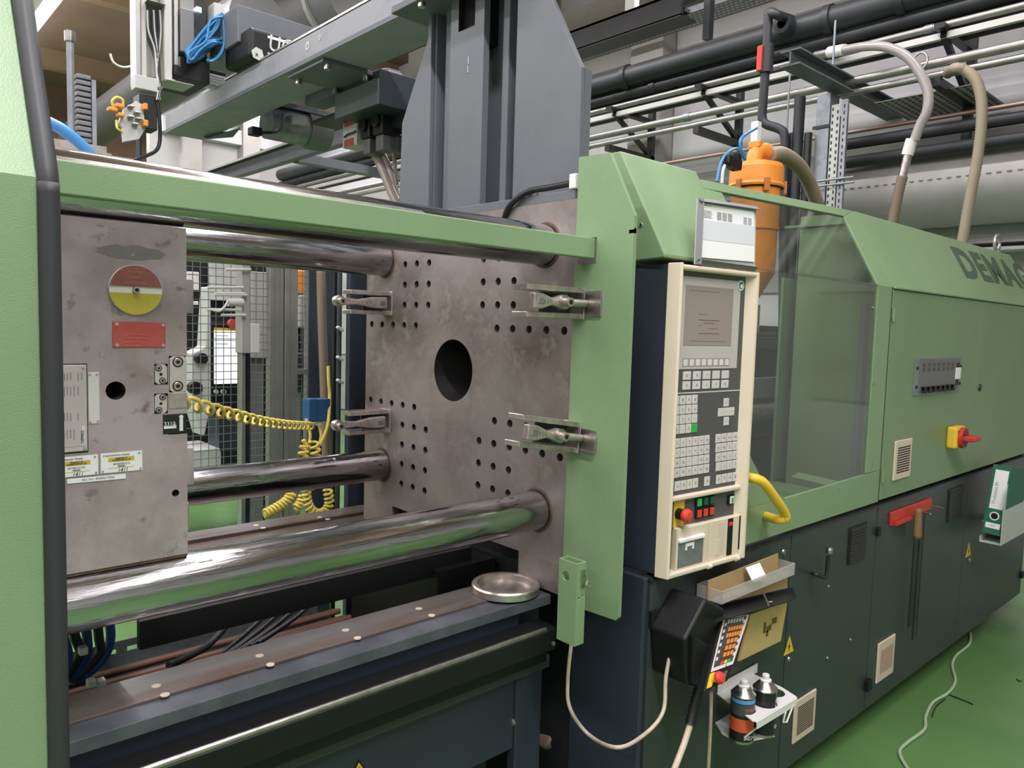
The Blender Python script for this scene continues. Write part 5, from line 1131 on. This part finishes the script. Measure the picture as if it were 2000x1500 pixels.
for k in range(60):
    if k*.065 < 3.9: MB().box(6.205, 6.212, -1+k*.065, -1+k*.065+.03, 2.80, 2.808).build('stitch', DUCTD, du) if k % 1 == 0 else None
run('steel_tube', 'thin pale tube lying on top of the round duct', 6.32, 3.05, .016, -1, 2.95, SILVER)
tk = thing('wall_trunking', 'light grey cable trunking low on the far wall', 'trunking', (6.8, 1.5, 2.3))
MB().box(6.7, 6.95, -1, 3.4, 2.36, 2.52).build('duct_box', DUCT, tk, .004); MB().box(6.66, 6.95, -1, 3.4, 2.30, 2.325).build('duct_lid', HOLDG, tk)
# brackets under the pipes
for i, (yy, lab) in enumerate(((5.15, 'black triangular pipe bracket left of the orange hopper'), (4.1, 'black triangular pipe bracket above the orange hopper'), (2.1, 'black pipe bracket behind the clear hose'))):
    t = thing('pipe_bracket', lab, 'bracket', (6.5, yy, 3.3), 'pipe brackets on the far wall')
    MB().box(5.9, 6.64, yy-.03, yy+.03, 3.40, 3.46).build('arm', BLACKM, t); MB().box(6.58, 6.64, yy-.03, yy+.03, 3.1, 4.3).build('post', BLACKM, t)
    MB().obox((6.3, yy, 3.62), (.7, .04, .04), Matrix.Rotation(R(28), 3, 'Y')).build('brace', BLACKM, t); MB().box(5.9, 6.64, yy-.035, yy+.035, 3.80, 3.835).build('arm', BLACKM, t)
# steel I-beam bracket
ib = thing('i_beam', 'short grey steel I-beam sticking out towards the camera under the black pipes', 'beam', (5.7, 3.15, 3.6))
a = at(1543, 112, x=5.1); yy = a.y; zt = at(1543, 98, x=5.1).z; zb = at(1540, 127, x=5.1).z
for z in (zt, zb): MB().box(5.1, 7.0, yy-.075, yy+.075, z-.006, z+.006).build('flange', PEDG, ib)
MB().box(5.1, 7.0, yy-.006, yy+.006, zb, zt).build('web', PEDG, ib)
# galvanised column and perforated cable ladder
gc = thing('galvanised_column', 'galvanised steel column with straps right of the orange hopper', 'column', (5.85, 2.9, 0))
CXc = 5.8
c0, c1 = at(1590, 300, x=CXc), at(1616, 300, x=CXc)
MB().box(CXc, CXc+.15, c1.y, c0.y, 0, at(1600, 185, x=CXc).z).build('post', GALV, gc, .003)
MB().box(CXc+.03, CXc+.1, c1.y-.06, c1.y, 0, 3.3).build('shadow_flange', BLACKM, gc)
MB().box(CXc-.012, CXc, c1.y-.1, c0.y+.02, at(1600, 252, x=CXc).z, at(1600, 246, x=CXc).z).build('strap', BLACKM, gc)
cl_ = thing('cable_ladder', 'perforated upright cable channel beside the galvanised column', 'cable tray', (5.75, 2.7, 0))
l0, l1 = at(1619, 300, x=5.75), at(1636, 300, x=5.75); lt = at(1628, 205, x=5.75).z
MB().box(5.75, 5.755, l1.y, l0.y, 0, lt).build('perforated_plate', HOLDG, cl_); m0_, m1_ = at(1638, 300, x=5.72), at(1650, 300, x=5.72)
MB().box(5.72, 5.75, m1_.y, m0_.y, 0, lt+.02).build('rail', GALV, cl_, .003)
sl_ = MB()
for k in range(26):
    z = lt-.03-k*.05
    for f, h in ((.18, 0), (.75, .025)): yy = l0.y+(l1.y-l0.y)*f; sl_.box(5.7485, 5.7502, yy-.006, yy+.006, z-.014-h, z+.01-h)
    sl_.box(5.7185, 5.7202, (m0_.y+m1_.y)/2-.005, (m0_.y+m1_.y)/2+.005, z-.014, z+.01)
sl_.build('slots', BLACKM, cl_, kind='stuff')
for v in (352, 362): q = at(1610, v, x=5.7); MB().cyl((5.71, q.y+.12, q.z), (5.71, q.y-.22, q.z), .009, 8).build('cross_bar', GALV, cl_)
# vertical black pipes with a valve
vp = thing('valve_pipe', 'black plastic drop pipe with a red valve lever', 'pipe', (5.7, 3.4, 0))
XV = 5.7
MB().tube(smooth_path([at(1545, 38, x=5.95), at(1520, 30, x=XV), at(1503, 24, x=XV), at(1500, 45, x=XV), at(1498, 90, x=XV), at(1494, 150, x=XV), at(1490, 205, x=XV), at(1489, 232, x=XV), at(1497, 243, x=XV), at(1522, 252, x=XV), at(1532, 264, x=XV), at(1533, 300, x=XV), at(1531, 400, x=XV), at(1529, 650, x=XV)], 6), .036, 16).build('pipe', PIPEBK, vp)
q = at(1498, 115, x=XV); MB().cyl((XV, q.y, q.z-.11), (XV, q.y, q.z+.11), .052, 18).build('valve_body', PIPEBK, vp)
MB().pipe((5.98, at(1545, 40, x=5.95).y, 4.11), (5.80, at(1545, 40, x=5.95).y, 4.11), .075, .04, 20).build('saddle', PIPEBK, vp)
q = at(1484, 115, x=XV-.05); MB().box(XV-.07, XV-.03, q.y-.025, q.y+.02, q.z-.1, q.z+.1).build('lever', RED, vp, .01, 3)
for i, (u, r_, m, lab, v0) in enumerate(((1547, .02, PIPEBK, 'thin dark drop pipe next to the valve pipe', 260), (1563, .042, PIPEBK, 'thick dark grey drop pipe left of the galvanised column', 190), (1579, .03, BLACKM, 'black drop pipe touching the galvanised column', 260), (1543, .008, GALV, 'thin threaded rod hanging from the I-beam', 140), (1632, .008, GALV, 'thin threaded rod beside the black pipe collars', 40))):
    p0, p1 = at(u, v0, x=5.75), at(u-2, 640, x=5.75); tag(MB().cyl(p0, (p0.x, p0.y, max(.0, p1.z-1) if i < 3 else p0.z-.9 if i == 3 else p0.z-.4), r_, 14).build('drop_pipe', m), lab, 'pipe')
# clear and beige hoses
ch = thing('conveying_hose', 'clear conveying hose arching down from the pipe rack to a brown corrugated end', 'hose', (5.8, 2.3, 2.3))
MB().tube(smooth_path([at(1648, 98, x=5.9), at(1690, 91, x=5.85), at(1730, 92, x=5.8), at(1770, 110, x=5.8), at(1795, 140, x=5.8), at(1812, 178, x=5.8), at(1811, 215, x=5.8), at(1797, 245, x=5.8), at(1786, 275, x=5.8)], 7), .034, 16).build('clear_part', mat('clear_hose_grey', (158,152,150), .2), ch)
MB().tube([at(1781, 272, x=5.8), at(1772, 303, x=5.8)], .04, 16).build('white_coupling', WHITE, ch); MB().tube([at(1774, 300, x=5.8), at(1762, 348, x=5.8)], .03, 16).build('metal_tube', STEEL, ch)
MB().tube([at(1620, 102, x=5.95), at(1650, 97, x=5.9)], .042, 16).build('white_coupling', WHITE, ch); MB().tube([at(1592, 108, x=5.97), at(1622, 102, x=5.95)], .03, 14).build('metal_tube', SILVER, ch)
MB().tube([Vector((5.8, at(1797, 120, x=5.8).y, at(1797, 120, x=5.8).z))+Vector((0, .05*math.cos(k*math.pi/6), .06*math.sin(k*math.pi/6)))  for k in range(12)], .008, 8, True).build('ring', STEEL, ch)
Q, rr = corr([at(1763, 344, x=5.8), at(1754, 380, x=5.8), at(1744, 430, x=5.8), at(1735, 480, x=5.8)], .036, .003, .022)
MB().tube(Q, rr, 14).build('corrugated_end', HOSEBR, ch)
Q, rr = corr([Vector((6.0, at(1852, 135, x=6.0).y, 3.50)), at(1866, 133, x=5.8), at(1885, 137, x=5.8), at(1905, 155, x=5.8), at(1916, 190, x=5.8), at(1917, 240, x=5.8), at(1909, 310, x=5.8), at(1894, 390, x=5.8), at(1880, 470, x=5.8), at(1875, 500, x=5.8)], .034, .0022, .02)
tag(MB().tube(Q, rr, 14).build('conveying_hose', HOSE), 'beige conveying hose hanging at the far right', 'hose')
# crane girder, black rail and perforated tray under the roof
cg = thing('roof_girder', 'grey roof girder with a bright top edge seen between beam and rail', 'girder', (4.0, 9, 3.4))
MB().box(4.0, 4.1, 4.6, 12.5, 3.43, 3.58).build('girder', PEDG, cg); MB().box(3.97, 4.0, 4.6, 12.5, 3.60, 3.625).build('top_highlight', HOLDG, cg); MB().box(3.985, 4.1, 4.6, 12.5, 3.58, 3.60).build('dark_gap', BLACKM, cg)  # pale strip stands for the highlight along the girder's top
for yy in (8.3,): MB().box(4.1, 7.0, yy-.07, yy+.07, 3.42, 3.52).build('cross_beam', PEDG, cg)
br = thing('black_c_rail', 'black steel C-rail ending above the pipe rack', 'rail', (5.0, 4.4, 4.1))
MB().box(5.0, 5.03, 3.66, 8, 4.06, 4.24).build('web', BLACKM, br); MB().box(5.0, 5.2, 3.66, 8, 4.22, 4.24).build('flange', BLACKM, br); MB().box(5.0, 5.2, 3.66, 8, 4.05, 4.07).build('flange', BLACKM, br); MB().box(5.05, 5.12, 3.66, 8, 4.10, 4.13).build('groove', DARKBASE, br)
MB().box(5.03, 5.09, 4.15, 4.25, 4.24, 5.7).build('hanger', HOLDG, br); MB().box(5.3, 5.36, 3.6, 3.66, 3.95, 4.3).build('end_plate', BLACKM, br)
pt = thing('perforated_tray', 'perforated steel cable tray under the roof beside the black C-rail', 'cable tray', (6.5, 4.5, 4.7))
MB().box(6.35, 6.65, -1, 9, 4.70, 4.705).build('tray_plate', DUCTD, pt); MB().box(6.345, 6.352, -1, 9, 4.70, 4.76).build('tray_side', GALV, pt)
sl_ = MB()
for k in range(90):
    for j in range(5): sl_.box(6.37+j*.055, 6.395+j*.055, 2.5+k*.05+(.025 if j % 2 else 0), 2.532+k*.05+(.025 if j % 2 else 0), 4.698, 4.7005)
sl_.build('perforations', HOLDG, pt, kind='stuff')
pt2 = thing('perforated_tray', 'short perforated cable tray behind the arch of the clear hose', 'cable tray', (6.4, 2.5, 3.3))
MB().box(6.1, 6.9, 1.9, 2.6, 3.42, 3.425).build('tray_plate', HOLDG, pt2); sl_ = MB()
for k in range(14):
    for j in range(12): sl_.box(6.12+j*.065, 6.155+j*.065, 1.92+k*.05, 1.94+k*.05, 3.418, 3.4205)
sl_.build('perforations', BLACKM, pt2, kind='stuff')
# round ventilation ducts below the brown ceiling
for (x, z, r_, y0, y1, lab) in ((3.9, 4.75, .42, 6.5, 9.0, 'large dark grey ventilation duct under the ceiling behind the beam'), (2.9, 4.2, .26, 6.6, 12.9, 'smaller grey duct below the brown ceiling left of the robot arm')):
    t = thing('ceiling_duct', lab, 'duct', (x, y0, z-r_)); MB().cyl((x, y0, z), (x, y1, z), r_, 32).build('pipe', DUCTD, t)
    for yy in (y0+.4, y0+1.3): MB().pipe((x, yy-.03, z), (x, yy+.03, z), r_+.03, r_-.01, 32).build('flange', DUCT, t)
tag(MB().tube(smooth_path([at(215, 105, y=10), at(222, 122, y=10), at(240, 131, y=10), at(262, 128, y=10)]), .012, 6).build('hanging_wire', WHITE), 'thin pale wire sagging below the brown ceiling', 'cable')
# ------------------------------------------------------------------ rear of the machine: pole, chain and blue pipe at the left
po = thing('steel_pole', 'upright steel pole with a nut on top behind the left door', 'pole', (.48, 2.2, 1.93))
q = at(140, 290, y=2.2); qt = at(138, 82, y=2.2)
MB().cyl((q.x, 2.2, 1.93), (q.x, 2.2, qt.z), .0085, 16).build('pole', GALV, po); MB().cyl((q.x, 2.2, qt.z), (q.x, 2.2, qt.z+.025), .013, 6).build('nut', STEEL, po); MB().cyl((q.x, 2.2, 1.93), (q.x, 2.2, 2.05), .018, 16).build('sleeve', DUCTD, po)
MB().box(q.x-.06, q.x+.06, 2.12, 2.28, 1.93, 2.035).build('foot', STEELD, po)
cc_ = thing('cable_chain', 'grey cable chain standing beside the steel pole', 'cable chain', (.53, 2.25, 1.93))
q = at(166, 285, y=2.25)
for k in range(14): MB().box(q.x-.022, q.x+.012, 2.23, 2.27, 2.03+k*.0145, 2.041+k*.0145).build('link', DUCTD, cc_, .002)
MB().box(q.x+.012, q.x+.022, 2.225, 2.275, 2.03, 2.22).build('side', GALV, cc_); MB().box(q.x-.05, q.x+.05, 2.2, 2.3, 1.93, 2.035).build('foot', STEELD, cc_)
tag(MB().tube(smooth_path([at(60, 222, y=1.9), at(88, 236, y=1.9), at(120, 252, y=1.9), at(150, 275, y=1.9), at(175, 300, y=1.9), at(195, 330, y=1.9)]), .0125, 14).build('blue_pipe', BLUE), 'bright blue pipe curving down behind the green rail at the left', 'pipe')
# blue hydraulic hoses and cable tray below the front tie bar
hh = thing('hydraulic_hoses', 'dark blue hydraulic hoses below the front tie bar at the left', 'hose', (.45, 1.85, .6))
for k in range(5):
    pts = [(118+k*24, 1215), (124+k*23, 1245), (132+k*19+(k%2)*6, 1275), (128+k*14, 1305), (116+k*9, 1330)]
    MB().tube(smooth_path([at(u, v, y=1.80+.02*k) for u, v in pts]), .0105, 10).build('hose', BLUEDK if k % 2 == 0 else CABLEK, hh)
for u, v in ((178, 1333), (197, 1333), (162, 1270)): q = at(u, v, y=1.72); MB().box(q.x-.008, q.x+.008, q.y-.01, q.y+.01, q.z-.008, q.z+.008).build('hose_marker', HOLDG, hh, .002)
ut = thing('under_tray', 'perforated cable tray with brown lines under the tie bars', 'cable tray', (.9, 2.3, .55))
o = MB().box(.2, 1.28, 2.40, 2.404, .56, .642).build('tray_side', GALV, ut); c = MB()
for k in range(13): c.box(.25+k*.08, .30+k*.08, 2.38, 2.42, .607, .62)
cut(o, c)
MB().box(.2, 1.28, 2.05, 2.40, .55, .555).build('tray_floor', BLACKM, ut)
o = MB().box(.2, 1.28, 2.04, 2.044, .53, .60).build('tray_side', DUCTD, ut)
for k in range(7): MB().cyl((.2, 2.08+.038*k, .585+.012*(k%3)), (1.3, 2.10+.036*k, .60+.012*(k%2)), .010, 10).build('line', mat('brown_line', (112,82,68), .5) if 'brown_line' not in bpy.data.materials else bpy.data.materials['brown_line'], ut)
MB().tube(smooth_path([(.42, 2.03, .52), (.42, 2.02, .62), (.45, 2.02, .64), (.46, 2.03, .5)]), .005, 6).build('wire_hook', GALV, ut)
random.seed(4)
for k in range(7):
    p = [at(668-k*12, 1120+k*3, y=1.95+.02*(k%3)), at(622-k*15, 1165+k*4, y=1.90+.02*(k%2)), at(575-k*16, 1208+k*5+(k%2)*4, y=1.86), at(505-k*15, 1256+k*6, y=1.82)]
    tag(MB().tube(smooth_path(p), .0062, 8).build('black_cable', CABLEK), ('uppermost', 'second', 'third', 'middle', 'fifth', 'sixth', 'lowest')[k]+' black cable of the slanting bundle under the front tie bar', 'cable', 'slanting black cables under the tie bar')
tag(MB().tube(smooth_path([at(475, 1185, y=2.0), at(440, 1225, y=1.95), at(400, 1265, y=1.9), at(330, 1300, y=1.8)]), .009, 8).build('black_cable', CABLEK), 'single black cable crossing the cable tray under the front tie bar', 'cable')

# ------------------------------------------------------------------ seen through the opening: fence, coiled cables, other machines
FY = 4.0
fe = thing('safety_fence', 'aluminium safety fence with dark wire mesh behind the machine', 'fence', (1.9, FY, 0))
def fx(u, v=760): return at(u, v, y=FY).x
MESH = mat('mesh_wire', (120,122,126), .5, .3)
for (u0, u1, m) in ((470, 480, GALV), (526, 553, ALU), (556, 581, ALU), (600, 604, ALU)): MB().box(fx(u0), fx(u1), FY, FY+.05, 0, 2.25).build('post', m, fe, .004)
MB().box(fx(481), fx(490), FY+.01, FY+.05, 0, 2.2).build('post', BLACKM, fe)
for u in (536, 546, 566): MB().box(fx(u)-.003, fx(u)+.003, FY-.001, FY+.001, 0, 2.25).build('groove', DUCTD, fe)
for a, b in ((fx(300), fx(471)), (fx(489), fx(527)), (fx(580), fx(602))):
    x = a
    zb_ = .74 if a < fx(450) else .1
    while x < b: MB().cyl((x, FY+.02, zb_), (x, FY+.02, 2.2), .0022, 5, cap=False).build('mesh_wire', MESH, fe); x += .04
    z = zb_
    while z < 2.2: MB().cyl((a, FY+.022, z), (b, FY+.022, z), .0022, 5, cap=False).build('mesh_wire', MESH, fe); z += .042
for z in (.72, 1.32): MB().box(fx(580), fx(604), FY, FY+.03, z-.015, z+.015).build('rail', ALU, fe)
# coiled yellow cables and blue sensor boxes
yc = thing('coiled_cable', 'stretched yellow coiled cable running from the moving platen to the rear', 'cable', (.9, 2.0, 1.25))
q0, q1 = Vector((XR-.002, 1.53, at(366, 783, y=1.53).z)), at(612, 832, y=2.75)
mid = (q0+q1)/2+Vector((0,0,-.015))
MB().tube(coil([q0, mid, q1], .0125, .004, 19, 12), .0044, 7).build('coil', YELCABLE, yc)
def tight(name, pts, y, turns, rad, lab, r=.006):
    tag(MB().tube(coil([at(u, v, y=y) for u, v in pts], rad, .004, turns, 9), r, 6).build(name, YELCABLE), lab, 'cable')
tight('coiled_cable', [(640, 955), (643, 985), (630, 1002), (612, 1000), (600, 980), (598, 945)], 2.75, 15, .016, 'yellow coiled cable hanging in a U below the blue sensor boxes')
tight('coiled_cable', [(572, 960), (558, 980), (535, 995), (515, 1005)], 2.8, 10, .017, 'yellow coiled cable trailing down to the left behind the lower rear tie bar')
tight('coiled_cable', [(600, 862), (594, 880), (592, 905), (595, 950)], 2.75, 8, .018, 'yellow coiled cable bundle left below the blue sensor boxes')
tight('coiled_cable', [(612, 860), (616, 885), (614, 920), (604, 955)], 2.73, 8, .018, 'yellow coiled cable bundle right below the blue sensor boxes')
tight('coiled_cable', [(592, 970), (585, 985), (575, 995)], 2.77, 4, .016, 'short yellow coiled cable end beside the U-shaped one')
for i, (u0, u1, lab) in enumerate(((604, 620, 'left blue sensor box with yellow cable'), (621, 645, 'right blue sensor box with yellow cable'))):
    a, b = at(u0, 780, y=2.74), at(u1, 822, y=2.74); t = thing('sensor_box', lab, 'sensor', (a.x, 2.74, b.z)); MB().box(a.x, b.x, 2.74, 2.80, b.z, a.z).build('case', BLUEBOX, t, .003)
    c = at((u0+u1)/2-3, 826, y=2.73); MB().cyl((c.x, 2.76, c.z-.014), (c.x, 2.76, c.z+.014), .014, 12).build('gland', HOLDG, t)
    MB().tube(smooth_path([(c.x, 2.76, c.z-.01), (c.x+.004, 2.75, c.z-.06), (c.x-.02, 2.74, c.z-.12)]), .006, 8).build('lead', YELCABLE, t)
tag(MB().tube(smooth_path([at(641, 715, y=2.76), at(642, 745, y=2.76), at(644, 775, y=2.76), at(640, 830, y=2.72), at(625, 870, y=2.72)]), .007, 8).build('yellow_lead', YELCABLE), 'straight yellow lead above and below the right blue box', 'cable')
Q, rr = corr([at(627, 530, y=3.0), at(629, 620, y=3.0), at(633, 740, y=3.0), at(638, 900, y=3.0)], .020, .0015, .012)
tag(MB().tube(Q, rr, 12).build('brown_hose', HOSEBR), 'upright brown corrugated hose behind the fixed platen', 'hose')
dk = thing('dark_cover', 'tall black cover behind the rear edge of the fixed platen', 'machine cover', (1.8, 2.8, 0))
a = at(683, 600, y=2.66).x; MB().box(a, 1.86, 2.66, 2.69, 0, 1.9).build('cover', NAVY, dk, .004)
MB().box(at(653, 600, y=2.75).x, a, 2.75, 2.765, 0, 1.9).build('rear_profile', BLACKM, dk); MB().cyl((at(663, 600, y=2.72).x, 2.72, .5), (at(663, 600, y=2.72).x, 2.72, 1.9), .01, 10).build('rod', DARKBASE, dk)
for v in (642, 700, 745): q = at(664, v, y=2.7); MB().obox(q, (.03, .02, .012), Matrix.Rotation(R(30), 3, 'Y')).build('bright_clip', HOLDG, dk, .003)
MB().box(at(604, 600, y=3.3).x, at(660, 600, y=3.3).x, 3.3, 3.31, 0, 2.0).build('back_sheet', NAVY, dk)
# background machine with a bright screen, white handle parts
bm_ = thing('background_machine', 'dark machine with a bright screen behind the wire mesh', 'machine', (2.0, 5.2, 0))
def bx(name, u0, v0, u1, v1, m, y=5.0, d=.1, bev=.004, par=None): a, b = at(u0, v0, y=y), at(u1, v1, y=y); return MB().box(a.x, b.x, y, y+d, b.z, a.z).build(name, m, par or bm_, bev)
bx('cabinet', 360, 500, 520, 940, BLACKM, 5.4, .5); bx('cabinet_leg', 505, 930, 520, 1150, BLACKM, 5.5, .3); bx('cabinet_leg', 330, 930, 362, 1150, BLACKM, 5.5, .3); bx('console', 413, 628, 473, 800, BLACK, 5.0, .1)
s_ = bx('screen', 419, 641, 464, 749, mat('bright_screen', (235,238,240), .4, emit=(240,243,246), estr=1.0), 4.99, .02); bx('screen_header', 419, 640, 464, 646, YELLOW, 4.985, .01, 0, s_); bx('screen_line', 419, 661, 464, 662.5, BLUE, 4.985, .01, 0, s_)
for v in (655, 671): bx('screen_text', 422, v, 446, v+1.5, INKL, 4.985, .01, 0, s_)
q = at(452, 632, y=4.99); MB().cyl((q.x, 4.99, q.z), (q.x, 4.95, q.z), .03, 16).build('stop_button', REDB, bm_); bx('stop_plate', 447, 626, 459, 638, YELLOW, 4.99, .01, 0)
for u in (421, 434, 436): q = at(u, 765, y=4.99); MB().cyl((q.x, 4.99, q.z), (q.x, 4.97, q.z), .014, 10).build('knob', HOLDG, bm_)
bx('white_panel', 411, 510, 461, 588, HOLDG, 5.3, .05); bx('white_panel', 366, 530, 389, 567, KEYW, 5.3, .05); bx('white_panel', 377, 588, 388, 596, KEYW, 5.3, .05)
bx('grey_box', 428, 818, 465, 880, NAVY, 5.0, .2); bx('white_base', 376, 880, 432, 925, HOLDG, 5.0, .4)
fh = thing('gripper_fixture', 'grey gripper fixture with white fingers hanging behind the wire mesh', 'gripper', at(490, 690, y=3.7))
bx('spine', 472, 510, 489, 690, DUCT, 3.7, .08, .004, fh); bx('head', 489, 632, 508, 690, CREAMW, 3.7, .1, .006, fh); bx('pole', 472, 690, 478, 1450, ALU, 3.72, .05, .002, fh)
for (u0, v0, u1, v1) in ((405, 560, 475, 563), (420, 570, 478, 576), (418, 574, 482, 578), (404, 603, 470, 607), (432, 613, 480, 618), (445, 585, 474, 596), (440, 525, 490, 528)): MB().cyl(at(u0, (v0+v1)/2, y=3.68), at(u1, (v0+v1)/2, y=3.68), .007 if v1-v0 < 8 else .02, 10).build('finger', CREAMW, fh)
MB().tube(smooth_path([at(446, 588, y=3.66), at(438, 600, y=3.66), at(428, 608, y=3.66), at(418, 606, y=3.66)]), .006, 6).build('hose', CREAMW, fh)
wa = thing('white_robot', 'white articulated robot arm standing behind the wire mesh', 'robot', at(390, 870, y=4.8))
P = [at(*k, y=4.8) for k in ((378, 800), (376, 690), (401, 678), (408, 560), (412, 560), (412, 790), (400, 850), (392, 850))]
MB().add(P+[p+Vector((0, .15, 0)) for p in P], [tuple(range(8)), tuple(range(8,16))[::-1]]+[(i, 8+i, 8+(i+1)%8, (i+1)%8) for i in range(8)]).build('arm', HOLDG, wa, .01)
q = at(390, 700, y=4.79); MB().cyl((q.x, 4.8, q.z), (q.x, 4.74, q.z), .035, 18).build('joint', BLACK, wa); q = at(378, 757, y=4.79); MB().cyl((q.x, 4.8, q.z), (q.x, 4.74, q.z), .04, 18).build('joint', BLACK, wa)
for i, (u0, v0, u1, v1, m, y, lab) in enumerate(((581, 527, 599, 575, ORANGE, 4.6, 'orange box seen through the right mesh strip'), (585, 575, 599, 640, DUCT, 4.6, 'grey box below the orange one behind the mesh strip'), (582, 690, 600, 760, BLACKM, 4.5, 'black drive box behind the mesh strip'), (492, 530, 526, 700, DUCT, 5.2, 'pale machine part behind the mesh beside the double post'))):
    a, b = at(u0, v0, y=y), at(u1, v1, y=y); t = thing('equipment_box', lab, 'box', (a.x, y, 0)); MB().box(a.x, b.x, y, y+.15, b.z, a.z).build('case', m, t, .01); MB().box(a.x+.02, b.x-.02, y+.05, y+.1, 0, b.z).build('stand', DUCTD, t)
for i, (u0, u1, y, h, m, lab) in enumerate(((300, 420, 7.5, 1.9, DARKBASE, 'tall dark cabinet far behind the mesh on the left'), (500, 640, 7.0, 2.0, BLACKM, 'tall black cabinet far behind the double fence post'))):
    a, b = at(u0, 700, y=y), at(u1, 700, y=y); t = thing('far_cabinet', lab, 'cabinet', ((a.x+b.x)/2, y, 0)); MB().box(a.x, b.x, y, y+.6, 0, h).build('body', m, t, .01); MB().box(a.x+.05, (a.x+b.x)/2-.01, y-.02, y, .15, h-.08).build('door', m, t, .005); MB().box((a.x+b.x)/2+.01, b.x-.05, y-.02, y, .15, h-.08).build('door', m, t, .005)
